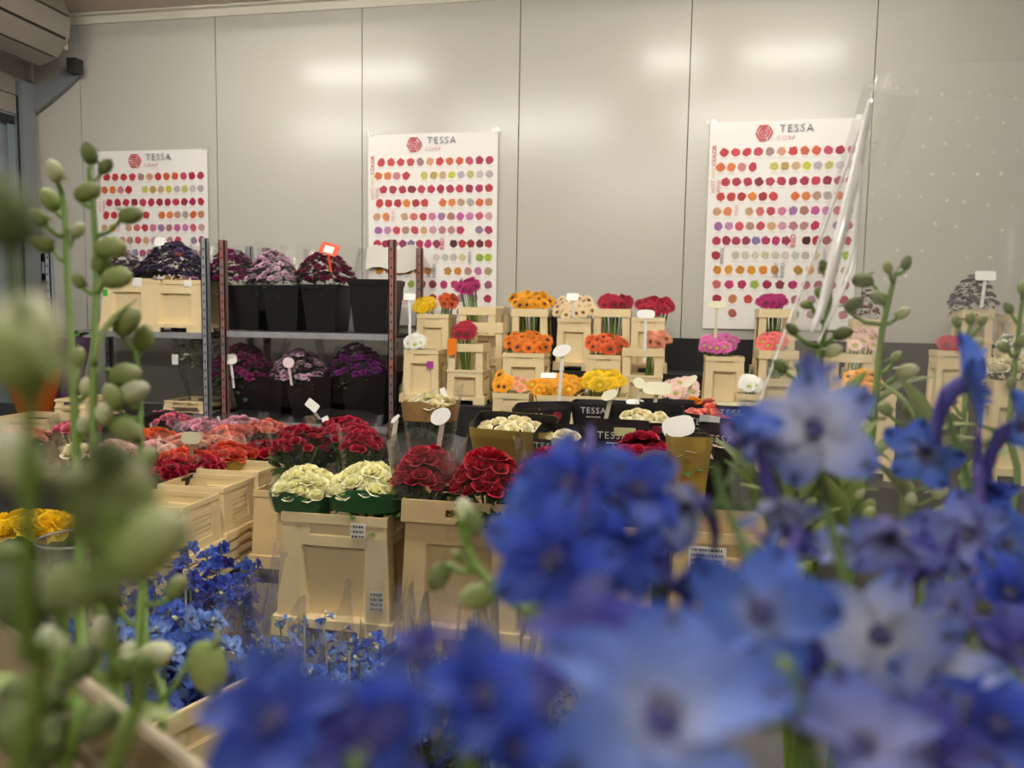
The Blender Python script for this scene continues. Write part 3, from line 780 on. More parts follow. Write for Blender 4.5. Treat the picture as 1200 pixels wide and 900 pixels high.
# grey green eucalyptus in clear wrap standing in a beige crate
b = px_bucket(194, 241, 470, 4.16, .59, 'window', 'beige crate on the lower shelf holding the grey green foliage', 'crates on the shelf', dep=.26)
t = thing('eucalyptus_bunch', 'grey green eucalyptus bunch in clear wrap on the lower shelf', 'flower bunch', (b['cx'], b['cy'], b['zb']+.04))
leaves_mb(170, .12, .11, .13, .045, 5, 1.0, .7).build('foliage', EUCA, t, smooth=True, loc=(0, 0, .36))
sleeve_mb([(0, 0, .02, .05, .05), (0, 0, .2, .1, .09), (0, 0, .42, .15, .13)], 26, 2.4, .07, 9).build('sleeve', CLEAR, t, smooth=True)
mb = MB(); mb.box((-.02, -.002, -.03), (.02, .002, .03)); mb.build('tag', WHITE, t, loc=(-.06, -.135, .28))

# ------------------------------------------------------------------ signs
def sign(px, py, pw, ph, Y, foot, label, m=WHITE, shape='round', tilt=.35, roll=0, yaw=0, group='price signs', stake=True, stm=None):
    """price plate at its pixel, on a thin stake that runs down to the foot pixel"""
    c = at(px, py, Y); s = Y*1.02/FPX
    w, h = pw*s, ph*s
    fo = at(foot[0], foot[1], Y) if foot else c-V((0, 0, .15))
    fo = V((fo.x, c.y+.02, fo.z))
    t = thing('price_sign', label, 'sign', fo, group)
    q = Quaternion((0, 0, 1), yaw) @ Quaternion((1, 0, 0), PI/2-tilt) @ Quaternion((0, 0, 1), roll)
    mb = MB(); n = 24; p = 3.2 if shape == 'round' else (8 if shape == 'rect' else 2.2)
    ring = []
    for k in range(n):
        a = 2*PI*k/n; x = w/2*math.copysign(abs(math.cos(a))**(2/p), math.cos(a)); y = h/2*math.copysign(abs(math.sin(a))**(2/p), math.sin(a))
        if shape == 'leaf': y *= 1-.25*(x/(w/2)); x += .1*w*abs(y/(h/2))
        ring.append((x, y))
    mb.add([(x, y, .001) for x, y in ring]+[(x, y, -.001) for x, y in ring], [tuple(range(n)), tuple(range(2*n-1, n-1, -1))]+[(k, k+n, (k+1) % n+n, (k+1) % n) for k in range(n)])
    o = mb.build('plate', m, t); o.matrix_basis = TR(c-fo, q)
    if stake:
        mb = MB(); e = c-fo+q @ V((0, -h*.3, -.004))
        d = V((0, 0, 0)); mid = d.lerp(e, .9)
        for a, b_ in ((d, e),):
            sx = V((1, 0, 0))*.0075; sy = V((0, 1, 0))*.0015
            vs = [a-sx-sy, a+sx-sy, a+sx+sy, a-sx+sy, b_-sx-sy, b_+sx-sy, b_+sx+sy, b_-sx+sy]
            mb.add(vs, [(0, 3, 2, 1), (4, 5, 6, 7), (0, 1, 5, 4), (1, 2, 6, 5), (2, 3, 7, 6), (3, 0, 4, 7)])
        mb.build('stake', stm or m, t)
    return t
ORC = mat('orange_card', 'f0502a', .45)
sg = sign(386, 292, 25, 15, 4.12, (386, 318), 'orange price card over the dark magenta chrysanthemums', ORC, 'rect', .3, -.25)
mb = MB(); mb.box((-.032, -.024, .0012), (.028, .018, .002)); o = mb.build('price_label', WHITE, sg); o.matrix_basis = sg.children[0].matrix_basis
sign(187, 283, 15, 12, 4.2, (189, 312), 'small white sign standing in the purple flowers of the beige crates', WHITE, 'round')
sign(270, 421, 18, 13, 4.10, (272, 455), 'white tag on the magenta chrysanthemums of the lower shelf', WHITE, 'round', .1, .1)
sign(338, 425, 15, 13, 4.10, (340, 452), 'pinkish round tag on the pale pink chrysanthemums of the lower shelf', mat('pink_card', 'ecd8dc', .5), 'oval', .1)

# ------------------------------------------------------------------ tiered stand at the wall
t = thing('tiered_stand', 'black tiered display stand along the wall under the gerbera buckets', 'display stand', (.5, 4.1, 0))
mb = MB(); mb.box((-1.75, .03, .895), (2.6, .5, .91)); mb.box((-1.75, .03, 0), (2.6, .045, .895)); mb.build('upper_tier', DARK, t)
mb = MB(); mb.box((-1.75, -.32, .725), (2.6, .03, .74)); mb.box((-1.75, -.32, 0), (2.6, -.305, .725)); mb.build('middle_tier', DARK, t)
mb = MB(); mb.box((-1.75, -.72, .50), (2.6, -.32, .515)); mb.box((-1.75, -.72, 0), (2.6, -.705, .50)); mb.build('lower_tier', DARK, t)
mb = MB(); mb.box((-.55, .50, .05), (2.6, .53, 1.09)); mb.build('backboard', DARK, t)
T1, T2, T3 = .91, .74, .515
GG = 'gerbera buckets on the tiered stand'
B = {}
def GB(k, p0, p1, py, Y, zb, style, label, dep=None): B[k] = px_bucket(p0, p1, py, Y, zb, style, label, GG, dep); return B[k]
GB('b1', 489, 525, 368, 4.25, T1, 'panel', 'beige bucket of yellow and orange gerberas beside the end post')
GB('b3', 539, 580, 360, 4.2, T1, 'window', 'open handled bucket under the tall magenta gerberas')
GB('b3b', 549, 589, 359, 4.42, T1, 'window', 'empty open handled bucket behind the magenta gerbera bucket')
GB('b5', 601, 641, 362, 4.25, T1, 'window', 'open handled bucket of amber gerberas with dark eyes')
GB('b6', 654, 692, 373, 4.22, T1, 'panel', 'tall beige bucket of cream gerberas')
GB('b10', 697, 738, 362, 4.25, T1, 'window', 'open handled bucket under the dense dark red gerberas')
GB('b11', 741, 779, 372, 4.2, T1, 'panel', 'beige bucket of dark red gerberas behind the round white sign')
GB('b17', 891, 932, 362, 4.25, T1, 'window', 'open handled bucket of purple magenta gerberas by the poster')
GB('bR1', 1129, 1164, 362, 4.25, T1, 'window', 'handled bucket of dark purple flowers seen through the plastic sleeve')
GB('bR3', 1186, 1226, 368, 4.25, T1, 'window', 'handled bucket at the far edge behind the plastic sleeve')
GB('b2', 474, 513, 410, 3.9, T2, 'panel', 'beige bucket of greenish white gerberas with a purple tag')
GB('b4', 526, 565, 403, 3.88, T2, 'window', 'open handled bucket of dark red gerberas standing low')
GB('b4b', 552, 588, 378, 4.1, T2, 'window', 'empty open handled bucket pressed behind the dark red gerberas')
GB('b7', 590, 637, 414, 3.9, T2, 'panel', 'beige bucket of burnt orange gerberas under the amber ones')
GB('b13', 688, 727, 416, 3.9, T2, 'panel', 'beige bucket of red orange gerberas under the dense dark red ones')
GB('b12', 731, 776, 408, 3.88, T2, 'window', 'open handled bucket of salmon gerberas')
GB('b16', 828, 872, 418, 3.9, T2, 'panel', 'tall beige bucket of pink gerberas before the black backboard')
GB('b18', 891, 935, 411, 3.9, T2, 'window', 'handled bucket of coral gerberas beside the sleeve edge')
GB('bR2', 975, 1021, 415, 3.9, T2, 'window', 'handled bucket of faint pink flowers seen through the sleeve')
GB('b8', 578, 619, 461, 3.55, T3, 'panel', 'beige bucket of mixed orange and yellow gerberas on the lowest tier')
GB('b9', 630, 676, 464, 3.55, T3, 'panel', 'beige bucket of golden gerberas on the lowest tier')
GB('b14', 678, 734, 465, 3.55, T3, 'panel', 'beige bucket of bright yellow gerberas on the lowest tier')
GB('b15', 780, 822, 474, 3.55, T3, 'panel', 'beige bucket of pale blush gerberas on the lowest tier')
GB('b19', 864, 895, 462, 3.6, T3, 'panel', 'beige bucket of white gerberas against the sleeve edge')
GB('b20', 1005, 1050, 462, 3.55, T3, 'panel', 'beige bucket of orange gerberas seen through the sleeve')
GB('bR4', 1100, 1133, 411, 3.9, T2, 'panel', 'beige bucket of red gerberas low behind the plastic sleeve')
GB('bR5', 1166, 1206, 446, 3.6, T3, 'panel', 'beige bucket of the pale yellow bunch behind the plastic sleeve')
GB('bR6', 1178, 1212, 410, 3.9, T2, 'panel', 'beige bucket of the white bunch behind the plastic sleeve')
GB('bR7', 1001, 1031, 374, 4.22, T1, 'panel', 'beige bucket of the dusky bunch between green buds and film')
# black pot shapes filling the dark gaps between buckets
for p0, p1, py, Y, lab in ((643, 655, 365, 4.42, 'narrow black shape filling the gap between the amber and the cream gerberas'), (585, 600, 390, 4.3, 'black shape filling the gap behind the burnt orange gerberas')):
    px_bucket(p0-14, p1+8, py, Y, T1, 'plain', lab, 'black gap fillers on the stand', .1, 1.1, BLACKP, name='flower_pot', cat='pot')
sticker(B['b2'], .55, .72, .036, .038, mat('magenta_tag', 'a83a9c', .5), 'tag')
sticker(B['b4'], -.75, .95, .05, .085, mat('orange_tag', 'f0801c', .5), 'tag', lift=.02)
G = gerberas
def lg(col, where): return '%s gerbera bloom %s' % (col, where)
G(B['b1'], 481, 516, 346, 367, 9, P['yellow'], EYEY, 'yellow gerbera beside the end post', 'yellow gerberas by the post', .038)
G(B['b1'], 510, 540, 343, 362, 9, P['gredor'], EYED, 'orange red gerbera behind the yellow ones by the post', 'orange red gerberas by the post', .036)
G(B['b3'], 530, 566, 324, 346, 12, P['gmag'], EYED, 'tall magenta gerbera in front of the torn poster', 'tall magenta gerberas', .038)
G(B['b4'], 528, 560, 375, 399, 10, P['gred'], EYED, 'dark red gerbera in the low open bucket', 'low dark red gerberas', .038)
G(B['b2'], 469, 502, 389, 411, 10, P['gwhite'], EYEG, 'greenish white gerbera in the bucket with the purple tag', 'greenish white gerberas', .04)
G(B['b5'], 593, 651, 339, 364, 20, P['gold'], EYED, 'amber gerbera with a dark eye against the wall', 'amber gerberas', .0385)
G(B['b6'], 643, 702, 344, 375, 22, P['gcream'], EYEO, 'cream gerbera with a brown eye in the tall bucket', 'cream gerberas', .0385)
G(B['b10'], 697, 746, 343, 364, 18, P['gred'], EYED, 'dark red gerbera in the dense bunch beside the cream ones', 'dense dark red gerberas', .038)
G(B['b11'], 742, 792, 346, 369, 16, P['gred'], EYED, 'dark red gerbera in the looser bunch behind the round sign', 'loose dark red gerberas', .04)
G(B['b7'], 589, 651, 387, 415, 20, P['gorange'], EYED, 'burnt orange gerbera under the amber ones', 'burnt orange gerberas', .0385)
G(B['b13'], 679, 738, 390, 415, 18, P['gredor'], EYED, 'red orange gerbera under the dense dark red bunch', 'red orange gerberas', .0385)
G(B['b12'], 752, 788, 386, 409, 9, P['gsalmon'], EYEO, 'salmon gerbera with a brown eye in the open bucket', 'salmon gerberas', .040)
G(B['b16'], 817, 867, 389, 414, 16, P['gpink'], EYEG, 'pink gerbera before the black backboard', 'pink gerberas', .0385)
G(B['b17'], 885, 926, 344, 361, 14, P['gmag'], EYED, 'purple magenta gerbera at the foot of the poster by the sleeve', 'purple magenta gerberas', .038)
G(B['b18'], 885, 925, 388, 411, 12, P['gcoral'], EYEG, 'coral gerbera beside the sleeve edge', 'coral gerberas', .0385)
G(B['b8'], 575, 603, 433, 461, 8, P['gold'], EYED, 'orange yellow gerbera in the small mixed bunch', 'small mixed gerberas', .0385)
G(B['b8'], 598, 622, 440, 461, 4, P['gsalmon'], EYEG, 'pale salmon gerbera in the small mixed bunch', 'pale mixed gerberas', .03)
G(B['b9'], 615, 690, 437, 465, 20, P['gold'], EYEY, 'golden gerbera on the lowest tier', 'golden gerberas', .0385)
G(B['b14'], 680, 736, 432, 458, 20, P['yellow'], EYEY, 'bright yellow gerbera on the lowest tier', 'bright yellow gerberas', .0385)
G(B['b15'], 774, 823, 440, 469, 11, P['gpale'], EYEG, 'pale blush gerbera on the lowest tier', 'pale blush gerberas', .041)
G(B['b19'], 865, 895, 438, 459, 8, P['gwhite'], EYEG, 'white gerbera against the sleeve edge', 'white gerberas', .0385)
G(B['bR2'], 990, 1035, 382, 413, 12, P['gpale'], EYEG, 'faint pink gerbera behind the film', 'faint pink gerberas', .038)
G(B['bR4'], 1098, 1135, 394, 411, 11, P['gred'], EYED, 'red gerbera low behind the film', 'red gerberas behind film', .04)
G(B['b20'], 985, 1035, 432, 465, 12, P['gold'], EYED, 'orange gerbera behind the film and blue flowers', 'orange gerberas behind film', .0385)
mums('dark purple flower bunch in the handled bucket behind the film', 1113, 1172, 320, 362, 4.3, P['mdusk'], 50, seed=21, sleeve=False)
mums('dusky small flower bunch behind the film near the green buds', 1000, 1032, 338, 372, 4.3, P['mdark'], 24, seed=22, sleeve=False)
bouquet('rose_bunch', 'pale yellow bunch behind the film near the frame edge', 'flower bunch', None, at(1186, 430, 3.68).x, 3.68, at(1185, 418, 3.68).z, .13, .10, 22, P['cream'], [(CLEAR, .05, .36, 1)], seed=40)
bouquet('rose_bunch', 'white bunch beside the pale yellow one behind the film', 'flower bunch', None, at(1194, 395, 3.98).x, 3.98, at(1195, 392, 3.98).z, .1, .08, 14, P['gwhite'], None, H=.2, seed=41)
# signs of the stand
sign(480, 348, 15, 8, 3.85, (479, 408), 'white price plate with a red edge on a thin stake by the post', WHITE, 'rect', .2)
sign(671, 348, 14, 9, 4.05, (672, 372), 'small white plate stuck among the cream gerberas', WHITE, 'rect', .3)
sign(658, 411, 22, 13, 3.3, (654, 475), 'white leaf shaped sign on a tall stake before the golden gerberas', WHITE, 'leaf', .2, .4)
sign(757, 368, 20, 10, 3.86, (755, 425), 'round white sign on a stake before the salmon gerberas', WHITE, 'round', .15)
sign(840, 357, 20, 8, 4.0, (838, 412), 'cream sign on a stake standing in the pink gerberas', CREAMC, 'round', .15)
sign(643, 440, 18, 7, 3.5, None, 'small white plate lying on the golden gerberas', WHITE, 'rect', .6, stake=False)
sign(1155, 323, 20, 10, 4.15, (1152, 360), 'white sign in the dark purple bunch behind the film', WHITE, 'rect', .2)
sign(770, 455, 32, 15, 3.15, (765, 490), 'cream plate on a stake above the black sleeves', CREAMC, 'round', .35)
sign(749, 449, 12, 14, 3.2, (743, 485), 'narrow cream sign seen edge on above the black sleeves', CREAMC, 'leaf', .3, .9)
sign(808, 447, 20, 9, 3.4, (804, 478), 'tilted beige sign by the pale blush gerberas', CREAMC, 'leaf', .3, .7)
sign(714, 463, 20, 11, 2.75, (707, 503), 'tilted beige sign on a stake between the black sleeves', CREAMC, 'leaf', .3, .5, stm=CREAMC)
sign(744, 471, 20, 8, 3.2, None, 'white card lying on the black sleeves', WHITE, 'round', .8, stake=False)
sign(795, 500, 36, 24, 2.5, (806, 545), 'large round white sign leaning before the black sleeves', WHITE, 'round', .25, .25)
sign(516, 488, 26, 19, 2.25, (511, 530), 'white leaf shaped sign standing in the red roses', WHITE, 'leaf', .25, .55)
sign(463, 491, 14, 5, 2.35, (457, 524), 'bent white sign on a stake between white and red roses', WHITE, 'leaf', .2, .8)
sign(366, 475, 18, 11, 3.0, (372, 492), 'white tilted sign above the dark red rose bunches', WHITE, 'rect', .2, -.6)
sign(381, 491, 9, 6, 2.95, (380, 500), 'tiny white tag in the dark red rose bunches', WHITE, 'rect', .2, .5)
sign(224, 513, 28, 16, 2.7, (221, 535), 'grey green plate on a stake in the salmon roses', mat('grey_card', 'b4b094', .5), 'round', .3)
sign(690, 540, 18, 6, 2.0, (683, 552), 'thin pale sign tip behind the blue flowers', CREAMC, 'leaf', .3, .8)
sign(520, 461, 7, 14, 2.9, (523, 474), 'thin white sign standing in the cream rose bunch', WHITE, 'rect', .2, .4)

# ------------------------------------------------------------------ sales benches
def bench(label, x0, x1, y0, y1, z, m=DARK):
    t = thing('display_bench', label, 'bench', ((x0+x1)/2, (y0+y1)/2, 0), None)
    hw, hd = (x1-x0)/2, (y1-y0)/2
    mb = MB(); mb.box((-hw, -hd, z-.04), (hw, hd, z)); mb.build('bench_top', m, t, bevel=.004)
    for sx in (-1, 1):
        for sy in (-1, 1):
            mb = MB(); mb.box((sx*(hw-.05)-.03, sy*(hd-.05)-.03, 0), (sx*(hw-.05)+.03, sy*(hd-.05)+.03, z-.0405)); mb.build('leg', m, t)
    return t
GREYB = mat('grey_bench', '56575a', .5, noise=.25, nscale=8)
bench('low grey bench under the row of big beige crates', -1.5, 1.7, 1.62, 2.52, .22, GREYB)
bench('dark bench under the bouquets in printed black sleeves', -.85, 1.9, 2.56, 3.34, .42)
bench('low dark bench under the nested crates and rose bunches', -2.6, -1.53, 1.75, 3.3, .17, GREYB)
t = bench('raised dark board under the mass of pink and red roses', -3.8, -1.93, 2.62, 4.02, .36)

# big crates in front
def crate(i, x0, x1, zt, style, label):
    w = x1-x0
    return place_bucket((x0+x1)/2, 2.1+.16, .22, w-.024, .30, zt-.22, style, label, None, .9, BEIGE2 if i else BEIGE, bevel=.004, name='flower_crate', cat='crate')
CRT = [crate(0, -1.128, -.737, .60, 'panel', 'big beige crate under the white roses'),
       crate(1, -.733, -.355, .665, 'slot', 'big beige crate with a slot handle under the red roses'),
       crate(2, -.35, .03, .62, 'panel', 'big beige crate behind the deep blue delphinium, next to the red rose crate'),
       crate(3, .04, .42, .62, 'panel', 'big beige crate with a barcode sheet behind the blue flowers')]
BAR = mat('barcode_ink', '33312f', .6)
def label_sheet(bk, u, v, w, h, name='barcode_label', rows=3, seed=0):
    s = sticker(bk, u, v, w, h, WHITE, name, lift=.006)
    r = random.Random(seed); mb = MB()
    sx, sy, sz = bk['o'].matrix_basis.to_scale()
    for k in range(rows):
        z0 = h/2-h*(k+.85)/rows; x = -w*.42
        while x < w*.4:
            d = r.uniform(.0012, .004); mb.box((x/sx, -.0012, z0/sz), (min(x+d, w*.42)/sx, -.0007, (z0+h*.5/rows)/sz)); x += d+r.uniform(.001, .004)
    mb.build('barcode', BAR, s); return s
label_sheet(CRT[0], .48, .885, .047, .045, seed=1)
label_sheet(CRT[0], .80, .34, .045, .06, seed=2, rows=4)
mb = MB(); k0 = CRT[0]; mb.grid(lambda u, v: (.105+.05*u+.01*v, -.158-.004*math.sin(u*PI)-.02*(1-v)*0, .01+.31*v), 4, 8); mb.build('tape', film('tape2', .25, .9), k0['o'], smooth=True)
label_sheet(CRT[3], -.45, .83, .10, .06, seed=3, rows=4)
mb = MB(); mb.box((-.09, -.0006, -.02), (.0, .0006, .02))

# ------------------------------------------------------------------ rose bunches on the crates
def roses(label, px, py, Y, wpx, n, pl, wrap, H=.34, rr=.027, seed=0, asp=.8, dome=.045, group=None, rz=0, leafn=50, tilt=(0, 0), zoff=0, low=None, **k):
    c = at(px, py, Y); rx = wpx/2*Y*1.03/FPX
    return bouquet('rose_bunch', label, 'flower bunch', group, c.x, Y, c.z+zoff, rx, rx*asp, n, pl, wrap, H, rr, 'rose', dome, rz, seed, leafn=leafn, tilt=tilt, **k)
roses('white rose bunch in a green foil sleeve at the outer corner of its crate', 360, 549, 2.22, 80, 56, P['white'], [(GREENF, .215, .275, 1.0), (CLEAR, .22, .31, 1.06)], seed=1, dome=.06, asp=.95, rr=.024)
roses('white rose bunch in a green foil sleeve next to the red roses', 432, 546, 2.22, 100, 70, P['white'], [(GREENF, .215, .275, 1.0), (CLEAR, .22, .32, 1.06)], seed=2, dome=.06, asp=.8, rr=.024)
roses('red rose bunch in a clear sleeve beside the white roses', 500, 524, 2.22, 76, 40, P['red'], [(CLEAR2, .02, .37, 1.05)], seed=3, dome=.085, asp=1, leafn=90, rr=.025)
roses('red rose bunch with a wide open bloom over the slot handled crate', 572, 528, 2.18, 86, 44, P['red'], [(CLEAR, .02, .33, 1.03)], seed=4, dome=.10, asp=.9, leafn=110, rr=.026)
roses('red rose bunch in a gold and black sleeve behind the blue delphinium', 640, 530, 2.22, 56, 16, P['red'], [(GOLD, .02, .27, 1.0), (CLEAR, .24, .38, 1.05)], seed=5, dome=.04, asp=1)
t = roses('bright red rose bunch in a tilted gold and black sleeve', 752, 510, 2.32, 56, 18, P['crimson'], [(GOLD, .02, .30, 1.02), (BLACKC, .02, .22, 1.04)], seed=6, dome=.05, asp=1, rz=.3)
roses('cream rose bunch with a kraft collar before the gerbera buckets', 505, 463, 2.75, 60, 18, P['cream'], [(KRAFT, .31, .375, 1.02), (CLEAR, .05, .44, 1.05), (BLACKC, .04, .24, .9)], seed=7, dome=.035, asp=.8, H=.40)

# black printed sleeves
def printed_sleeve(label, px, py, Y, wpx, pl, n=9, H=.38, tilt=(0, 0), rz=0, seed=0, inner=BLACKC, txt='TESSA', back=.03, zoff=0, sub=None, asp=.7, cardm=BLACKC, lab=None, sink=.035):
    c = at(px, py, Y); rx = wpx/2*Y*1.03/FPX; ry = rx*asp
    t = thing('rose_bouquet', label, 'flower bunch', (c.x, Y+ry, c.z-H), 'bouquets in printed black sleeves')
    t.rotation_euler = (tilt[0], tilt[1], rz)
    r = random.Random(seed)
    mb = MB()
    rings = [(0, 0, 0, rx*.5, ry*.5), (0, 0, H*.5, rx*.78, ry*.78), (0, 0, H*.92, rx, ry), (0, 0, H, rx*1.01, ry*1.01)]
    s = sleeve_mb(rings, 40, 7, .0, seed)
    s.build('sleeve', cardm, t)
    s2 = sleeve_mb([(0, 0, H*.5, rx*.76, ry*.76), (0, 0, H*.92, rx*.985, ry*.985), (0, 0, H*.998, rx*.995, ry*.995)], 40, 7, 0, seed)
    s2.build('sleeve_lining', inner, t)
    for a, b in scatter(n, seed+5, rx/ry):
        p = V((a*rx*.8, b*ry*.8, H-sink-.02*abs(a)+r.uniform(-.006, .006)))
        link('rose', rose_mesh(pl, r.randrange(3)), t, TR(p, face((a*.4+r.uniform(-.2, .2), b*.3-.25, 1), V((0, 1, 0)), r.uniform(0, 6)), .024*r.uniform(.9, 1.15)))
    leaves_mb(16, rx*.8, ry*.8, .03, .05, seed).build('foliage', LEAF, t, smooth=True, loc=(0, 0, H-sink-.06))
    if txt:
        sz = min(.034, rx*.42)
        link('lettering', text_mesh(txt, sz, WHITEINK, spacing=1.15), t, TR((-rx*.28, -ry*1.0-.0015, H*.93), QF))
        link('lettering', text_mesh(txt, sz, WHITEINK, spacing=1.15), t, TR((rx*.72, -ry*.985-.0015, H*.93), QF)) if rx > .13 else None
        e = emblem_mb(sz*.55, 0); link('emblem', e.mesh('emblem', REDINK), t, TR((rx*.28 if rx > .13 else rx*.62, -ry*1.0-.0015, H*.93), QF))
        mb = MB(); mb.box((-rx*.5, -ry*.98-.002, H*.86), (-rx*.05, -ry*.975, H*.868)); mb.build('printed_line', WHITEINK, t)
    mb = MB(); mb.grid(lambda u, v: (-rx*1.04+2.08*rx*u, -ry*1.05-.004*math.sin(7*u), H*.7+v*(H*.3+.02+.012*math.sin(9*u+seed))), 14, 3); mb.build('clear_wrap', CLEAR, t, smooth=True)
    if lab:
        mb = MB(); mb.box((lab[0]*rx-.035, -ry*1.04-.001, H*lab[1]-.014), (lab[0]*rx+.035, -ry*1.04, H*lab[1]+.014)); mb.build('price_label', lab[2], t)
    return t
YLAB = mat('yellow_label', 'd9dda0', .5)
printed_sleeve('cream rose bouquet in a gold sleeve lying open before the black sleeves', 596, 494, 2.62, 98, P['cream'], 16, tilt=(.16, .03), seed=1, inner=BLACKC, sink=.01, cardm=GOLD, txt=None, asp=.75)
printed_sleeve('bouquet in a black sleeve behind the gold one', 640, 476, 2.95, 66, P['blush'], 7, seed=2, tilt=(.1, -.06))
printed_sleeve('pale yellow rose bouquet in a black sleeve with a lime label', 668, 495, 2.6, 56, P['cream'], 8, seed=3, tilt=(.35, .0), rz=-.2, lab=(.3, .985, YLAB), sink=.02)
printed_sleeve('bouquet in a wide black sleeve under the bright yellow gerberas', 706, 474, 3.05, 74, P['blush'], 8, seed=4)
printed_sleeve('blush rose bouquet in a wide black sleeve under the cream plate', 757, 482, 2.85, 86, P['cream'], 12, seed=5, tilt=(.22, 0), sink=.012)
printed_sleeve('bouquet in a black sleeve at the foot of the pale blush gerberas', 782, 472, 3.1, 62, P['blush'], 7, seed=6)
printed_sleeve('bouquet in a black sleeve with a lime label behind bright red roses', 728, 497, 2.55, 62, P['red'], 8, seed=7, tilt=(.1, 0), lab=(.15, .97, YLAB))
printed_sleeve('coral rose bouquet in a black sleeve with a white strip label', 822, 480, 2.8, 62, P['coral'], 10, seed=8, tilt=(.15, .1), lab=(-.1, .97, WHITE), sink=.0)
printed_sleeve('kraft and black sleeved bouquet beside the large round white sign', 808, 512, 2.42, 48, P['blush'], 5, seed=9, cardm=GOLD, txt=None, rz=.2)
printed_sleeve('bouquet in a black sleeve behind the kraft sleeved one', 842, 500, 2.6, 54, P['blush'], 6, seed=11, tilt=(.12, .05))
printed_sleeve('bouquet in a round black sleeve beside the clear plastic edge', 868, 476, 2.8, 50, P['cream'], 8, seed=10, inner=CREAMC, asp=.9)
roses('orange rose bunch between the black sleeves and the pale blush gerberas', 812, 468, 3.3, 40, 12, P['gold'], None, seed=12, H=.3, leafn=20)
roses('coral rose bunch beside the orange one behind the black sleeves', 832, 472, 3.25, 30, 8, P['coral'], None, seed=13, H=.3, leafn=16)
# black box sleeve with white lettering over the third crate
c = at(682, 572, 2.15)
t = thing('flower_box', 'black printed box standing in the crate behind the deep blue delphinium', 'box', (c.x, 2.24, .60))
me = bucket_mb(.30, .2, c.z-.60, 1.12, 'plain', .004).mesh('sleeve', BLACKC, weld=True); link('sleeve', me, t)
hh = c.z-.6
link('lettering', text_mesh('mar', .034, WHITEINK), t, TR((-.035, -.108, hh*.55), QF)); link('lettering', text_mesh('sh', .034, WHITEINK), t, TR((.06, -.108, hh*.55), QF))

# ------------------------------------------------------------------ mass of roses beyond the nested crates
KW = [(GOLD, .02, .26, 1.02), (CLEAR, .2, .36, 1.06)]; BW = [(BLACKC, .02, .24, 1.0), (CLEAR, .2, .37, 1.06)]; CW = [(CLEAR, .05, .37, 1.05)]
for i, (px, py, Y, w, n, pl, wr, lab) in enumerate((
    (192, 484, 3.95, 62, 24, 'pink', CW, 'hot pink rose bunch at the back of the rose mass'),
    (142, 492, 3.8, 50, 18, 'pink', CW, 'hot pink rose bunch behind the green bud stems'),
    (238, 492, 3.8, 60, 24, 'lightpink', CW, 'light pink rose bunch in the middle of the rose mass'),
    (283, 490, 3.9, 50, 20, 'lightpink', CW, 'light pink rose bunch next to the coral roses'),
    (312, 494, 3.75, 50, 20, 'coral', CW, 'coral rose bunch nearest to the black pots'),
    (270, 500, 3.6, 54, 20, 'coral', CW, 'coral rose bunch before the light pink roses'),
    (180, 503, 3.5, 54, 18, 'orange', CW, 'orange rose bunch before the hot pink roses'),
    (222, 510, 3.35, 62, 22, 'salmon', CW, 'salmon rose bunch before the orange roses'),
    (262, 512, 3.42, 52, 18, 'salmon', CW, 'pale salmon rose bunch behind the scarlet roses'),
    (180, 518, 3.2, 50, 16, 'blush', CW, 'blush rose bunch behind the dark red spray roses'),
    (268, 522, 3.2, 58, 22, 'orangered', KW, 'scarlet rose bunch in a gold sleeve'),
    (308, 519, 3.36, 50, 20, 'red', BW, 'red rose bunch in a black sleeve beside the scarlet roses'),
    (215, 528, 3.05, 56, 20, 'orangered', KW, 'scarlet rose bunch behind the dark red spray roses'),
    (200, 541, 2.86, 52, 24, 'darkred', BW, 'dark red spray rose bunch nearest to the nested crates'),
    (240, 536, 3.02, 42, 16, 'crimson', KW, 'crimson rose bunch in a gold sleeve behind the nested crates'),
    (90, 494, 3.3, 46, 16, 'pink', CW, 'pink rose bunch beside the crate with the purple wrap'),
    (25, 503, 3.2, 60, 18, 'salmon', CW, 'peach rose bunch low behind the blurred green buds'),
    (92, 520, 2.9, 36, 10, 'cream', CW, 'pale green white rose bunch under the pink roses'),
    (135, 518, 2.9, 50, 14, 'blush', CW, 'blush rose bunch behind the green stems'))):
    c = at(px, py, Y); H = max(.2, c.z-.362)
    wr2 = [(m, z0, H*(z1/.34), g) for m, z0, z1, g in wr]
    roses(lab, px, py, Y, w*1.08, int(n*1.35), P[pl], wr2, H=H, rr=.027 if pl not in ('darkred', 'crimson') else .021, seed=60+i, asp=.9, dome=.035, leafn=24)
for i, (px, py, Y, w, n, lab) in enumerate(((352, 500, 2.85, 74, 40, 'dark red spray rose bunch in clear wrap behind the white roses'), (405, 490, 2.95, 78, 44, 'dark red spray rose bunch in clear wrap below the black pots'), (425, 500, 2.75, 50, 22, 'dark red spray rose bunch at the end of the red row'))):
    c = at(px, py, Y); H = .36
    roses(lab, px, py, Y, w, n, P['crimson'] if i else P['darkred'], [(CLEAR, .04, .37, 1.08)], H=H, rr=.02, seed=90+i, asp=1, dome=.07, leafn=80, rz=.4)
place_bucket(-1.26, 2.84, .22, .50, .34, .30, 'panel', 'wide beige crate under the dark red spray roses', None, .95, BEIGE2, name='flower_crate', cat='crate')
bench('small dark bench under the dark red spray roses', -1.5, -.9, 2.6, 3.1, .22)

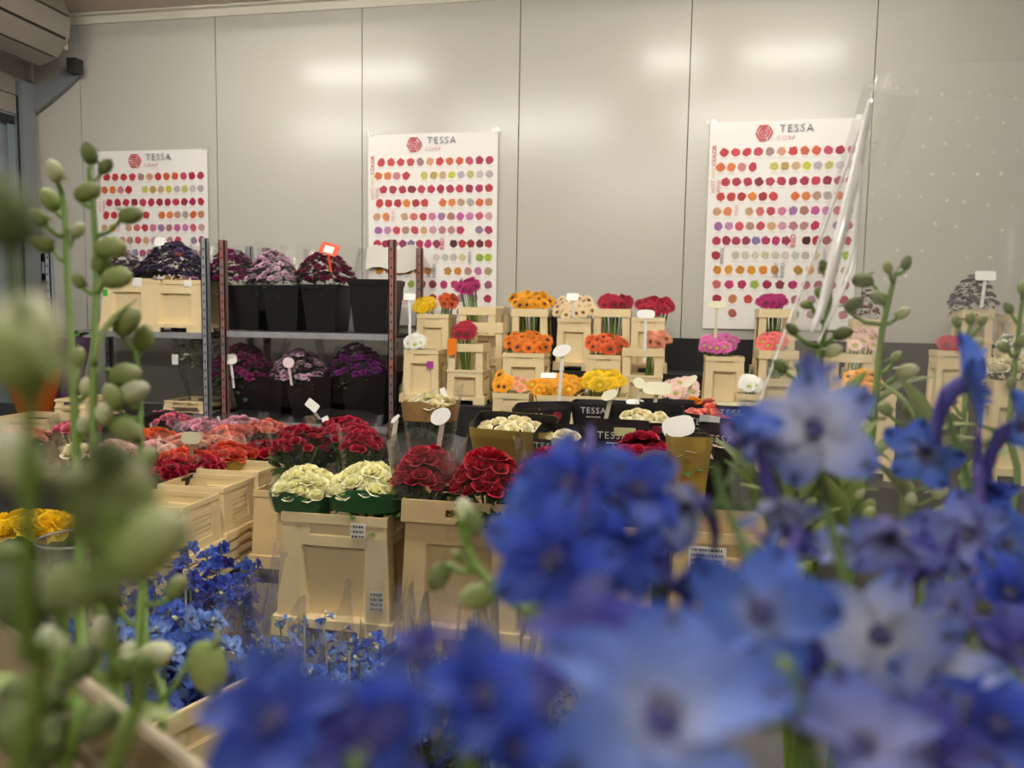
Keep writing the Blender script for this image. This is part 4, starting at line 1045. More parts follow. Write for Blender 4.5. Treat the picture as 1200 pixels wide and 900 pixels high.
# nested empty crates
NG = 'nested empty crates'
for col in range(3):
    for k in range(4):
        cy = 2.39+.125+col*.262; z = .185+k*.04+(.012*col)
        lab = ('topmost' if k == 3 else 'second from top' if k == 2 else 'third from top' if k == 1 else 'lowest')+' crate of the '+('stack nearest the blue delphiniums', 'middle nested stack', 'nested stack behind the white roses')[col]
        place_bucket(-1.6-.16, cy, z, .31, .25, .205, 'steps', lab, NG, .90, BEIGE, bevel=.002, name='flower_crate', cat='crate')
# plain things at the far left behind the buds
roses('bright pink bunch in an orange printed wrap at the far shelf', 40, 440, 3.7, 50, 14, P['pink'], [(mat('orange_wrap', 'c8581c', .5), .03, .34, 1.12)], seed=120, H=.3)
bench('tall dark table under the wrapped bunches at the far wall', -4.1, -2.75, 3.5, 4.05, .62)
t = thing('wrapped_bunch', 'bunch in purple paper wrap leaning by the roller door', 'flower bunch', (at(76, 440, 3.8).x, 3.82, .62))
sleeve_mb([(0, 0, .0, .04, .04), (0, 0, .2, .08, .07), (0, 0, .42, .13, .1)], 24, 2.4, .06, 5).build('sleeve', mat('purple_wrap', '5c4466', .6), t, smooth=True)
leaves_mb(30, .09, .08, .04, .06, 3).build('foliage', LEAF, t, smooth=True, loc=(0, 0, .40))
mb = MB(); mb.box((-.03, -.12, .4), (.03, -.118, .46)); mb.build('tag', WHITE, t)
px_bucket(66, 100, 468, 3.55, .625, 'window', 'beige handled bucket beside the purple wrapped bunch', 'buckets by the roller door', .25)
px_bucket(-6, 52, 490, 3.3, .365, 'panel', 'beige bucket behind the blurred green buds', 'buckets by the roller door', .25)
# yellow flowers in a clear bucket
t = roses('bright yellow bunch behind the clear tub and green bud stems', 38, 604, 2.0, 112, 40, P['yellow'], None, seed=130, H=at(38, 604, 2.0).z-.172, rr=.032, dome=.03, asp=.8)
c = at(64, 640, 1.62)
t = thing('clear_tub', 'round clear plastic tub before the yellow bunch', 'tub', (c.x, 1.62+.07, .001))
mb = MB(); mb.grid(lambda u, v: ((.06+.03*v)*math.cos(2*PI*u), (.06+.03*v)*math.sin(2*PI*u), (c.z-.001)*v), 32, 4); mb.build('tub_shell', CLEAR2, t, smooth=True)
mb = MB(); mb.tube([(.09*math.cos(2*PI*k/32), .09*math.sin(2*PI*k/32), c.z-.001) for k in range(33)], .0035, 6, cap=False); mb.build('rim', SEAM, t, smooth=True)
px_bucket(99, 112, 606, 1.95, .18, 'panel', 'beige bucket edge beside the bright yellow bunch', None, .12, name='flower_crate', cat='crate')
# ------------------------------------------------------------------ delphiniums
SPOT = '2a3a5c'
DP = {
 'deep': pal('ddeep', (0, '39449c'), (.45, '3c54c0'), (1, '5570d4'), transl=.35, var=.3, spot='222a5c'),
 'purple': pal('dpurple', (0, '4a4688'), (.45, '4a4aa2'), (1, '5c66b8'), transl=.3, var=.3, spot='282650'),
 'mid': pal('dmid', (0, 'a8b2d8'), (.35, '6484da'), (1, '4668d0'), transl=.35, var=.25, spot='26346c'),
 'pale': pal('dpale', (0, 'c4c6cc'), (.5, 'a6b2dc'), (1, '5a74cc'), transl=.35, var=.2, spot='3c4664'),
 'lilac': pal('dlilac', (0, '9ca0cc'), (.5, '7884c4'), (1, '5a6cc0'), transl=.35, var=.2, spot='40446e'),
 'big': pal('dbig', (0, 'b8c0da'), (.4, '7e98e0'), (1, '4666cc'), transl=.35, var=.1, spot='3c4670'),
 'sky': pal('dsky', (0, 'e4e8ea'), (.4, '9ab8ee'), (1, '6690e6'), transl=.35, var=.25, spot='3a55a0'),
}
SPURM = petal('petal_spur', [(0, '5a5aa0'), (1, '54489a')], .2, .3)
BEEM = petal('petal_bee', [(0, '5a5a58'), (.5, '8a8894'), (1, '3a384a')], .2, .3)
def sepal_mb(L=.95, W=.74, lift=.22):
    mb = MB(); petal_shape(mb, L, W, .07, 0, lift, .30, .42, 6, 7, 0, .62); return mb
_sepm = {}
def sepal_mesh(pl):
    if pl.name not in _sepm: _sepm[pl.name] = sepal_mb().mesh('sepal', pl, smooth=True)
    return _sepm[pl.name]
def spur_mb():
    mb = MB(); mb.tube([(0, 0, .12), (0, .02, 0), (0, .16, -.28), (0, .5, -.52), (0, .95, -.66), (0, 1.4, -.62)], [.10, .19, .18, .14, .095, .04], 8); return mb
def bee_mb():
    mb = MB()
    for k in range(4):
        sub = MB(); petal_shape(sub, .25, .17, .02, 2*PI*k/4+.5, 1.15, .1, .3, 2, 3, 0, .7); mb.merge(sub, Matrix.Translation((0, 0, .03)))
    return mb
SPURME = spur_mb().mesh('floret', SPURM, smooth=True); BEEME = bee_mb().mesh('bee', BEEM, smooth=True)
def floret(t, pos, nrm, size, pl, up=V((0, 0, 1)), roll=0, name='floret', openn=0):
    f = link(name, SPURME, t, TR(pos-t.location, face(nrm, up, roll), size))
    r = random.Random(int(pos.x*9e4+pos.z*7e4))
    for k in range(5):
        a = PI/2+2*PI*k/5+r.uniform(-.12, .12)
        m = Matrix.Rotation(a, 4, 'Z') @ Matrix.Rotation(-(openn+r.uniform(-.25, .45)), 4, 'Y') @ Matrix.Rotation(r.uniform(-.4, .4), 4, 'X') @ Matrix.Diagonal((r.uniform(.9, 1.08), r.uniform(.85, 1.1), 1, 1))
        link('sepal', sepal_mesh(pl), f, m)
    link('bee', BEEME, f, Matrix.Identity(4))
    return f
# small one-mesh floret for the bunches further away
def small_floret(pl, seed):
    r = random.Random(seed); mb = MB()
    for k in range(5):
        s = MB(); petal_shape(s, .95, .8, .06, 0, .2+r.uniform(-.15, .4), .1, .25, 3, 3, 0, .62)
        mb.merge(s, Matrix.Rotation(2*PI*k/5+r.uniform(-.2, .2), 4, 'Z') @ Matrix.Rotation(r.uniform(-.25, .25), 4, 'X'))
    for k in range(4):
        s = MB(); petal_shape(s, .55, .5, .04, 0, .8, .1, .25, 2, 2, 0, .62); mb.merge(s, Matrix.Rotation(2*PI*k/4+.4, 4, 'Z') @ Matrix.Translation((0, 0, .05)))
    k0 = len(mb.m); sp = MB(); sp.tube([(0, 0, .1), (0, .1, -.3), (0, .3, -.65), (0, .6, -.95)], [.12, .13, .08, .02], 5); mb.merge(sp, Matrix.Identity(4)); mb.m[k0:] = [1]*(len(mb.m)-k0)
    k0 = len(mb.m); be = bee_mb(); mb.merge(be, Matrix.Identity(4)); mb.m[k0:] = [2]*(len(mb.m)-k0)
    return mb.mesh('floret', [pl, SPURM, BEEM], smooth=True)
SF = {k: [small_floret(DP[k], s) for s in (1, 2)] for k in DP}
BUDME = None
def bud_mb(open_=0):
    mb = MB()
    prof = [(-.55, .03), (-.5, .2), (-.3, .36), (0, .42), (.3, .38), (.52, .26), (.66, .1), (.7, .01)]
    NV = len(prof)-1
    def P_(u, v):
        f = v*NV; i = min(int(f), NV-1); q = f-i
        z = prof[i][0]+(prof[i+1][0]-prof[i][0])*q; r = prof[i][1]+(prof[i+1][1]-prof[i][1])*q
        a = 2*PI*u; r *= 1+.07*math.cos(5*a)*v
        return (r*math.cos(a), r*math.sin(a)+.08*math.sin(v*PI), z)
    mb.grid(P_, 15, 14)
    mb.tube([(0, .3, -.2), (0, .5, -.42), (0, .62, -.72)], [.1, .08, .02], 6)
    return mb
BUDME = bud_mb().mesh('bud', BUDG, smooth=True)
BUDD = bud_mb().mesh('bud', petal('bud_dark', [(0, '5a6e3a'), (.6, '7c8a56'), (1, '3f4432')], .2, .2), smooth=True)
BUDL = bud_mb().mesh('bud', petal('bud_pale', [(0, 'a3b070'), (.5, 'd2d8ae'), (1, 'f0f0dc')], .25, .2), smooth=True)
SLEAF = MB(); petal_shape(SLEAF, 1, .34, 0, 0, .2, .35, .3, 3, 6, 0, .8)
SLEAFME = SLEAF.mesh('leaf', LEAFL, smooth=True)

def smooth_path(P, n=6):
    out = []
    for i in range(len(P)-1):
        a, b, c, d = P[max(i-1, 0)], P[i], P[i+1], P[min(i+2, len(P)-1)]
        for k in range(n):
            t = k/n
            out.append(.5*((2*b)+(c-a)*t+(2*a-5*b+4*c-d)*t*t+(3*b-a-3*c+d)*t**3))
    out.append(P[-1]); return out
def plant(label, pts, flowers=(), buds=(), leaves=(), base=None, rad=.0028, stemm=STEM, name='delphinium', group=None, bl=.0105, pedm=1.0):
    """pts: (px,py,d) from the foot to the tip; flowers: (px,py,width px,d,(right,up),palette,openness); buds: (px,py,size factor,kind)"""
    W = [atd(*p) for p in pts]
    if base is not None: W = [V(base)]+W
    t = thing(name, label, 'flower', W[0], group)
    path = smooth_path(W)
    mb = MB(); n = len(path)
    mb.tube([p-W[0] for p in path], [rad*(1.15-.65*i/n) for i in range(n)], 8)
    ds = [FWD.dot(p-CAM) for p in path]
    def near(q, below=.0):
        best = min(path, key=lambda p: (p-q).length+(.6*max(0, p.z-(q.z-.01))))
        return best
    r = random.Random(int(pts[0][0]*13+pts[0][1]))
    for fl in flowers:
        px, py, w, d, (a, b_), pl = fl[:6]; op = fl[6] if len(fl) > 6 else .1
        p = atd(px, py, d); size = w/2*d/FPX/.97
        nrm = ((CAM-p).normalized()+RT*a+UP*b_).normalized()
        u_ = RT*fl[7][0]+UP*fl[7][1] if len(fl) > 7 else UP+RT*r.uniform(-.3, .3)
        floret(t, p, nrm, size, DP[pl], up=u_, openn=op)
        q = near(p-nrm*.012); back = p-nrm*size*.15
        mid = back.lerp(q, .55)+V((0, 0, -.006))
        mb.tube([q-W[0], mid-W[0], back-W[0]], [rad*.55, rad*.42, rad*.36], 6)
    for bd in buds:
        px, py, s, kd = bd[:4]
        # bud's depth: that of the stem point nearest to it in the picture
        best = None
        for p in path:
            v = p-CAM; z = v.dot(FWD)
            if z < .05: continue
            x, y = 600+FPX*v.dot(RT)/z, 450-FPX*v.dot(UP)/z
            e = math.hypot(x-px, (y-py)-22/max(.2, z)*.5)
            if best is None or e < best[0]: best = (e, z, p)
        z = best[1]+r.uniform(-.012, .012); p = atd(px, py, z); q = best[2]
        dr = (p-q)
        dr = (dr.normalized()+V((0, 0, .35))).normalized() if dr.length > .004 else V((0, 0, 1))
        if len(bd) > 4: dr = (RT*bd[4][0]+UP*bd[4][1]+(CAM-p).normalized()*.2).normalized()
        me = {'g': BUDG and BUDME, 'd': BUDD, 'p': BUDL}[kd]
        link('bud', me, t, TR(p-W[0], face(dr, UP, r.uniform(-1, 1)), bl*s))
        bk = p-dr*bl*s*.5
        if (bk-q).length > .004:
            mid = bk.lerp(q, .5)-V((0, 0, (bk-q).length*.12))
            mb.tube([q-W[0], mid-W[0], bk-W[0]], [rad*.6, rad*.5, rad*.5], 6)
    for (px, py, d, L, (a, b_)) in leaves:
        p = atd(px, py, d); dr = (RT*a+UP*b_+(CAM-p).normalized()*r.uniform(-.3, .4)).normalized()
        link('leaf', SLEAFME, t, TR(p-W[0], dr.to_track_quat('X', 'Z'), L))
        q = near(p)
        if (q-p).length > .005: mb.tube([q-W[0], p-W[0]], [rad*.6, rad*.4], 5)
    mb.build('stem', stemm, t, smooth=True)
    return t

# ---- bunches standing between the crates and the front
def delph_bunch(label, px, py, Y, wpx, pl, nsp, nfl, zb=.2, fl=.027, spread=1.0, seed=0, wrap=CLEAR, wraptop=.06, len_=.24, pls=None, lean=(0, 0), asp=.8, world=None):
    r = random.Random(seed)
    c = world or at(px, py, Y); Y = c.y; rx = wpx/2*Y*1.02/FPX; ry = rx*asp; H = c.z-zb
    t = thing('delphinium_bunch', label, 'flower bunch', (c.x, Y+ry*.3, zb), 'delphinium bunches')
    for i, (a, b) in enumerate(scatter(nsp, seed+2, rx/ry)):
        tip = V((a*rx*.85+lean[0], b*ry*.85+lean[1], H-.05*(a*a+b*b)+r.uniform(-.03, .02)))
        foot = V((a*rx*.25, b*ry*.25, .02))
        d = (tip-foot)
        mb = MB(); mb.tube([foot, foot.lerp(tip, .5), tip], [.0035, .003, .0016], 6)
        for q in range(4):
            k = 1-q*.012/max(.1, d.length); 
        sp = mb.build('flower_spike', STEMD, t, smooth=True)
        for k in range(nfl):
            f = k/max(1, nfl-1); p = tip-d.normalized()*len_*f
            an = 2.4*k+r.uniform(-.4, .4); rr = .012+.02*f**.5
            o = V((math.cos(an), math.sin(an), .25))
            pp = p+o*rr
            nrm = (o+V((0, 0, .35))+V((r.uniform(-.3, .3), r.uniform(-.3, .3), r.uniform(-.2, .3)))).normalized()
            key = pl if not pls else r.choice(pls)
            s = fl*(.62+.45*f)*r.uniform(.85, 1.1)
            link('floret', SF[key][r.randrange(2)], sp, TR(pp, face(nrm, V((0, 0, 1)), r.uniform(-.6, .6)), s))
        for k in range(1):
            an = r.uniform(0, 6); link('bud', BUDL, sp, TR(tip+V((math.cos(an)*.008, math.sin(an)*.008, .005)), face((math.cos(an), math.sin(an), 1.2)), .0075))
    leaves_mb(34, rx*.8, ry*.8, .12, .06, seed+4, .8).build('foliage', LEAF, t, smooth=True, loc=(0, 0, H-len_-.1))
    if wrap:
        hh = H+wraptop
        rings = [(0, 0, .01, rx*.45, ry*.45), (lean[0]*.5, lean[1]*.5, hh*.5, rx*.85, ry*.85), (lean[0], lean[1], hh*.85, rx*1.12, ry*1.12), (lean[0], lean[1], hh, rx*1.18, ry*1.18)]
        sleeve_mb(rings, 44, 3.2, .05, seed, .03).build('sleeve', wrap, t, smooth=True)
        for sx in (-1, .35):
            mb = MB(); mb.tube([(sx*rx*.8, -ry*1.0, hh*.45), (sx*rx*1.05, -ry*1.2, hh*.8), (sx*rx*1.1, -ry*1.24, hh*1.01)], [.0015, .0025, .002], 5)
            mb.build('fold', SEAM, t, smooth=True)
    return t
delph_bunch('deep blue delphinium bunch before the nested crates', 225, 650, 1.42, 175, 'deep', 13, 17, seed=1, pls=['deep', 'deep', 'mid', 'purple'], fl=.026, wraptop=.0)
delph_bunch('deep blue delphinium bunch behind the green bud stems', 125, 690, 1.38, 120, 'deep', 7, 12, seed=2, pls=['deep', 'mid', 'purple'], fl=.026, wraptop=.02)

delph_bunch('light blue delphinium bunch below the white rose crate', 355, 742, 1.32, 200, 'sky', 14, 13, seed=4, pls=['sky', 'mid', 'deep'], fl=.02)
delph_bunch('light blue delphinium bunch below the gap between the big crates', 462, 752, 1.36, 130, 'sky', 9, 12, seed=5, pls=['sky', 'mid'], fl=.031, wraptop=.05)
delph_bunch('light blue delphinium bunch in tall clear wrap under the red rose crate', 555, 775, 1.3, 130, 'sky', 7, 11, seed=6, pls=['sky', 'mid'], fl=.031, wraptop=.10, wrap=CLEAR2)
delph_bunch('blue and white delphinium bunch in clear wrap at the foot of the curved bud stem', 630, 800, 1.12, 120, 'mid', 8, 12, seed=7, pls=['sky', 'mid', 'pale'], fl=.026, wraptop=.11, wrap=CLEAR2)
delph_bunch('light blue delphinium bunch beside the turned crate', 300, 760, 1.2, 130, 'sky', 10, 11, seed=8, pls=['sky', 'mid', 'sky'], fl=.03, wraptop=0)
delph_bunch('light blue delphinium bunch just above the purple spur bloom', 405, 758, 1.2, 130, 'sky', 10, 11, seed=9, pls=['sky', 'sky', 'mid'], fl=.03, wraptop=.02)
# empty clear sleeves that stand above the flowers
def loose_sleeve(label, px, py, Y, w, h, seed):
    c = at(px, py, Y); t = thing('clear_sleeve', label, 'plastic sleeve', (c.x, Y, c.z-h), 'clear sleeves')
    sleeve_mb([(0, 0, 0, w*.35, w*.3), (0, 0, h*.6, w*.45, w*.4), (0, 0, h, w*.52, w*.42)], 30, 4, .09, seed, .03).build('film', CLEAR2, t, smooth=True)
    for k in range(5):
        mb = MB()
        a = k*1.25+seed; p = V((math.cos(a)*w*.5, -abs(math.sin(a))*w*.42, h)); mb.tube([(p.x*.72, p.y*.72, h*.1), (p.x*.92, p.y*.92, h*.6), p], [.001, .0016, .001], 5)
        mb.build('fold', SEAM, t, smooth=True)
loose_sleeve('empty clear sleeve before the slot handled crate', 520, 690, 1.5, .17, .5, 1)
loose_sleeve('empty clear sleeve with creased top before the third crate', 600, 705, 1.45, .16, .5, 2)
loose_sleeve('crumpled clear sleeve below the white rose crate', 385, 732, 1.6, .14, .42, 3)
for i, (px, py, Y, lab) in enumerate(((205, 700, 1.42, 'black bucket under the deep blue delphinium bunch'), (345, 800, 1.34, 'black bucket under the light blue delphiniums'), (470, 800, 1.36, 'black bucket below the gap between the crates'), (560, 820, 1.3, 'black bucket under the tall clear wrap'))):
    c = at(px, py, Y); place_bucket(c.x, c.y, .001, .26, .22, .30, 'plain', lab, 'black buckets on the floor', 1.12, BLACKP)
# crate whose rim crosses the light blue delphiniums
def zp(px, py, z):
    v = ray(px, py); return CAM + v*((z-CAMZ)/v.z)
zr = .70
a_, b_ = zp(192, 842, zr), zp(292, 792, zr)
e = (b_-a_).normalized(); nn = V((-e.y, e.x, 0))
L_ = .20; mid = a_+e*.075+nn*.115
bkt = place_bucket(mid.x, mid.y, .36, L_/1.06, .23/1.06, zr-.36, 'panel', 'beige crate rim crossing the light blue delphiniums, turned at an angle', None, 1.06, BEIGE, rz=math.atan2(e.y, e.x), bevel=.003, name='flower_crate', cat='crate')
q_ = V((mid.x, mid.y, .785)); delph_bunch('light blue delphinium bunch in the turned corner crate', 0, 0, 1.0, 190, 'sky', 12, 12, zb=.40, seed=3, pls=['sky', 'mid', 'sky'], wrap=None, fl=.031, world=q_, len_=.16)
bench('low stool under the turned beige crate', mid.x-.17, mid.x+.17, mid.y-.14, mid.y+.14, .36)

# ---- front trolley with the two buckets right before the lens
def camp(xc, zc, z):
    h = V((FWD.x, FWD.y, 0)).normalized(); s = V((h.y, -h.x, 0)); p = s*xc+h*zc; return V((p.x, p.y, z))
lb = camp(-.285, .215, 0)
ang = math.atan2(-.083, .1)-YAW*-1
e0 = (camp(.1, -.083, 0)-camp(0, 0, 0))
place_bucket(lb.x, lb.y, .70, .40, .29, .335, 'panel', 'blurred beige bucket of green budding stems at the near corner', None, 1.04, mat('shaded_beige_plastic', 'a89a7c', .5, noise=.15, nscale=6), rz=math.atan2(e0.y, e0.x), bevel=.004)  # beige darkened in its base colour to stand for shade on this bucket
rb = camp(.17, .10, 0)
place_bucket(rb.x, rb.y, .70, .44, .26, .28, 'panel', 'beige bucket under the near blue delphiniums', None, 1.04, BEIGE, rz=-YAW)
t = thing('flower_trolley', 'trolley deck carrying the nearest flower buckets', 'trolley', (camp(-.05, .05, 0).x, camp(-.05, .05, 0).y, 0), None, -YAW)
mb = MB(); mb.box((-.52, -.28, .66), (.5, .36, .699)); mb.build('deck', GREYB, t)
for sx in (-.48, .46):
    for sy in (-.25, .33):
        mb = MB(); mb.box((sx-.02, sy-.02, 0), (sx+.02, sy+.02, .6599)); mb.build('leg', STEEL, t)

LBASE = camp(-.27, .26, .74); RBASE = camp(.16, .12, .74)
def LB(i): return LBASE+camp(.02*(i % 3-1), .02*(i % 4-1.5), 0)
def RB_(i): return RBASE+camp(.05*(i % 4-1.5), .02*(i % 3-1), 0)
F = 'f'
plant('green budding delphinium stem before the poster over the beige crates', [(104, 905, .36), (96, 760, .44), (92, 600, .5), (86, 450, .55), (80, 340, .58), (76, 255, .6), (70, 215, .6)],
      buds=[(63, 202, 1.15, 'p', (-.4, 1)), (58, 236, 1.25, 'g', (-.6, 1)), (51, 288, 1.15, 'g', (-1, .4)), (46, 256, 1.0, 'g', (-.7, .7)), (92, 271, .95, 'p', (.5, .6)), (93, 420, 1, 'g'), (100, 455, .9, 'p', (0, 1)), (98, 500, .9, 'p', (-.1, 1))], base=LB(0), rad=.0036, bl=.0128)
plant('taller green budding stem leaning beside it', [(122, 905, .37), (114, 700, .45), (110, 560, .5), (110, 430, .54), (113, 330, .57), (110, 255, .58), (104, 200, .58)],
      buds=[(104, 181, 1.1, 'd', (-.3, 1)), (123, 196, .9, 'd', (.6, .8)), (101, 226, 1.35, 'g', (1, .5)), (153, 254, 1.25, 'g', (1, .3)), (128, 291, 1.5, 'g', (1, .2)), (135, 327, 1.5, 'g', (1, .3)), (118, 308, 1.3, 'g', (.2, 1)), (92, 330, .8, 'g', (-.5, .8))],
      leaves=[(112, 420, .53, .05, (.5, 1))], base=LB(1), rad=.0034, bl=.0128)
plant('slim green stem with drooping buds before the purple flowers in crates', [(176, 905, .4), (170, 760, .46), (168, 640, .5), (165, 520, .53), (164, 450, .55), (158, 410, .55)],
      buds=[(150, 380, 1.5, 'g', (.6, .8)), (168, 398, 1.3, 'g', (.2, 1)), (146, 443, 1.6, 'g', (.9, .3)), (157, 462, 1.5, 'p', (.9, .5)), (132, 468, 1.3, 'g', (-.5, 1)), (147, 503, 1.5, 'g', (.9, -.5)), (123, 487, 1.1, 'p', (0, 1)), (172, 540, 1.2, 'g', (.5, .8))], base=LB(2), rad=.0026, bl=.0128)
plant('green stem with pale buds low over the light blue delphiniums', [(150, 905, .36), (158, 820, .40), (163, 735, .42), (168, 660, .44), (172, 640, .44)],
      buds=[(180, 655, 1.3, 'p', (.4, 1)), (240, 780, 2.1, 'g', (.3, -1)), (180, 770, 1.7, 'p', (.9, .3)), (208, 690, 1.2, 'g', (.4, .8)), (122, 745, 1.5, 'p', (-.3, .8)), (150, 770, 1.3, 'p', (.2, .9)), (128, 700, 1.3, 'g', (-.5, .6)), (115, 640, 1.3, 'g', (-.4, .8))],
      base=LB(3), rad=.003)
plant('far blurred green bud stem covering the rose mass', [(120, 930, .17), (128, 800, .155), (132, 690, .145), (130, 600, .142)],
      buds=[(142, 604, 2.1, 'g', (.3, 1)), (112, 590, 1.6, 'g', (-.7, .6)), (168, 645, 1.8, 'g', (.8, .6)), (128, 556, 1.3, 'd', (-.2, 1)), (96, 690, 1.3, 'g', (-1, .3))], base=LB(4), rad=.0019, bl=.0085)
plant('strongly blurred green stem at the very edge of the view', [(18, 930, .17), (30, 760, .15), (34, 600, .138), (34, 450, .13), (16, 300, .122)],
      buds=[(-2, 252, 1.25, 'd', (-.5, 1)), (28, 398, 1.5, 'p', (-.2, 1)), (16, 425, 1.4, 'g', (-.5, .6)), (20, 545, 1.3, 'p', (-.5, .8))], base=LB(5), rad=.0019, bl=.0085)
plant('olive blurred stem between the two blurred ones', [(64, 930, .26), (70, 820, .27), (74, 720, .28), (70, 660, .28)],
      buds=[(18, 700, 2.3, 'd', (-.4, 1)), (14, 652, 1.0, 'd', (-1, .5)), (60, 760, 1.2, 'p', (-.3, .8)), (108, 850, 1.4, 'd', (1, .4)), (40, 820, 1.6, 'd', (-1, .2)), (95, 780, 1.2, 'd', (.6, .8)), (60, 870, 1.5, 'd', (.3, .8)), (20, 860, 1.6, 'd', (-.5, .8)), (66, 700, 1.1, 'd', (0, 1))],
      leaves=[(60, 830, .28, .04, (-1, .4)), (80, 880, .27, .045, (1, .5)), (40, 760, .28, .035, (-.6, 1))], base=LB(6), rad=.0026)
plant('curved green tip with three small buds before the slot handled crate', [(730, 905, .24), (722, 800, .28), (690, 752, .31), (640, 728, .335), (596, 702, .35), (562, 668, .36), (543, 628, .365), (541, 608, .365)],
      buds=[(543, 601, 1.1, 'p', (-.2, 1)), (554, 611, 1.0, 'd', (.3, -1)), (516, 674, 1.2, 'd', (-.5, -.8)), (562, 700, 1.4, 'g', (-1, -.25)), (536, 652, .6, 'g', (-.8, .6)), (628, 712, .7, 'g', (.3, 1))], base=RB_(0), rad=.003, bl=.010)
# blue delphiniums before the lens
plant('deep blue delphinium stem in the middle, before the red rose crates', [(770, 930, .17), (745, 850, .185), (722, 740, .205), (704, 650, .225), (698, 600, .235)],
      flowers=[(672, 572, 150, .235, (-.55, .55), 'deep', .15), (742, 578, 135, .24, (.6, .6), 'deep', .15), (652, 655, 165, .215, (-.5, -.05), 'deep', .2), (712, 645, 130, .225, (.5, -.2), 'deep', .3),
               (694, 760, 190, .165, (-.5, 1.1), 'purple', .1), (775, 850, 320, .142, (.15, .85), 'big', .25), (795, 690, 105, .25, (.9, .2), 'deep', .5), (625, 590, 75, .235, (-1.3, .2), 'mid', .5), (755, 650, 80, .24, (1.1, .1), 'purple', .5)], base=RB_(1), rad=.0026, stemm=STEMD)
plant('bright blue delphinium stem next to the deep blue one', [(960, 930, .17), (950, 860, .19), (920, 760, .215), (880, 660, .24), (850, 590, .26), (838, 545, .265)],
      flowers=[(892, 722, 185, .2, (-.2, .3), 'mid', .15), (812, 590, 130, .26, (-1.1, -.7), 'pale', .6, (-.4, -1)), (872, 515, 95, .275, (.6, 1.2), 'mid', .7), (905, 585, 110, .27, (.5, -1.2), 'pale', .6),
               (1010, 880, 200, .17, (.3, .8), 'lilac', .2), (925, 645, 75, .27, (.8, .8), 'purple', .6), (830, 800, 100, .19, (-1, .3), 'purple', .4), (845, 690, 70, .24, (-1.2, .8), 'lilac', .6)], base=RB_(2), rad=.0024, stemm=STEMD)
plant('pale blue delphinium stem before the clear plastic sleeve', [(1020, 930, .22), (1010, 800, .25), (990, 680, .275), (970, 600, .29), (955, 540, .3)],
      flowers=[(955, 505, 150, .285, (-.2, .2), 'pale', .15), (1032, 748, 165, .245, (-.1, .35), 'pale', .1), (1040, 622, 125, .285, (.3, -.9), 'lilac', .5, (.3, -1)), (985, 650, 75, .29, (-.3, .9), 'pale', .6), (955, 455, 80, .3, (.1, 1.4), 'lilac', .7), (1105, 805, 140, .235, (.7, .4), 'pale', .3), (905, 520, 75, .295, (-1.2, .1), 'pale', .6)], base=RB_(3), rad=.0024, stemm=STEMD)
plant('violet spurred delphinium stem at the edge before the clear film', [(1210, 940, .3), (1190, 800, .34), (1165, 680, .37), (1140, 580, .4), (1115, 500, .42), (1108, 450, .43)],
      flowers=[(1128, 448, 115, .42, (1.3, .3), 'mid', .35, (-.3, -1)), (1085, 528, 92, .42, (-.5, -.5), 'mid', .2, (.3, 1)), (1188, 500, 105, .4, (1.1, .1), 'mid', .4, (0, -1)), (1150, 565, 85, .41, (.3, -.8), 'deep', .4), (1140, 625, 120, .35, (-.4, .1), 'lilac', .3),
               (1080, 670, 100, .34, (-1.1, .9), 'purple', .6), (1180, 700, 125, .33, (.3, .5), 'deep', .3), (1175, 640, 100, .36, (.6, .3), 'mid', .3)], base=RB_(4), rad=.0026, stemm=STEMD)
plant('dark blue delphinium stem filling the lower corner', [(1120, 950, .2), (1140, 880, .23), (1150, 800, .25), (1140, 740, .27)],
      flowers=[(1168, 855, 155, .22, (.3, .5), 'deep', .2), (1090, 885, 150, .2, (-.4, .7), 'purple', .3), (1190, 770, 120, .25, (.7, .5), 'purple', .3), (1120, 715, 85, .28, (-.5, .9), 'lilac', .5), (955, 800, 105, .24, (-.8, .8), 'purple', .4)], base=RB_(5), rad=.0024, stemm=STEMD)
plant('deep blue delphinium lying low at the bottom, its bloom widest', [(420, 960, .15), (400, 920, .155), (370, 880, .16), (340, 850, .165), (325, 815, .168)],
      flowers=[(322, 852, 190, .162, (-.3, .5), 'deep', .15), (420, 885, 150, .158, (.5, .5), 'purple', .3), (302, 792, 72, .172, (-.3, 1.1), 'mid', .4)], base=camp(-.02, .10, .98), rad=.002, stemm=STEMD)
plant('deep blue delphinium with a purple spur low at the bottom centre', [(560, 960, .155), (545, 900, .16), (525, 820, .17), (508, 780, .178)],
      flowers=[(562, 820, 175, .166, (.4, .5), 'deep', .2), (455, 852, 150, .165, (-.5, .3), 'deep', .2), (490, 768, 80, .18, (-.3, 1.2), 'purple', .5), (600, 880, 120, .158, (.8, .3), 'deep', .3)], base=camp(.01, .11, .98), rad=.002, stemm=STEMD)
# budding stems inside the clear sleeve
SB = camp(.30, .66, .62)
def S_(i): return SB+camp(.03*(i % 3-1), .03*(i % 2), 0)
plant('budding stem in the clear sleeve nearest to the bright fold', [(955, 640, .68), (950, 520, .7), (960, 420, .71), (972, 350, .72), (966, 318, .72)],
      buds=[(965, 314, 1.1, 'd', (-.3, 1)), (962, 345, 1.2, 'g', (-.6, .8)), (945, 358, 1.0, 'g', (-1, .2)), (987, 392, 1.4, 'd', (1, .3)), (928, 387, 1.1, 'd', (-.6, .7)), (914, 430, 1.2, 'd', (-.6, .7)), (934, 428, .7, 'p', (0, 1)), (975, 412, 1.4, 'p', (1, .3)), (930, 480, 1.1, 'g'), (965, 470, 1.1, 'g')], leaves=[(955, 500, .7, .06, (1, .6)), (945, 560, .69, .06, (-1, .6)), (950, 600, .69, .07, (1, .5))], base=S_(0), rad=.004)
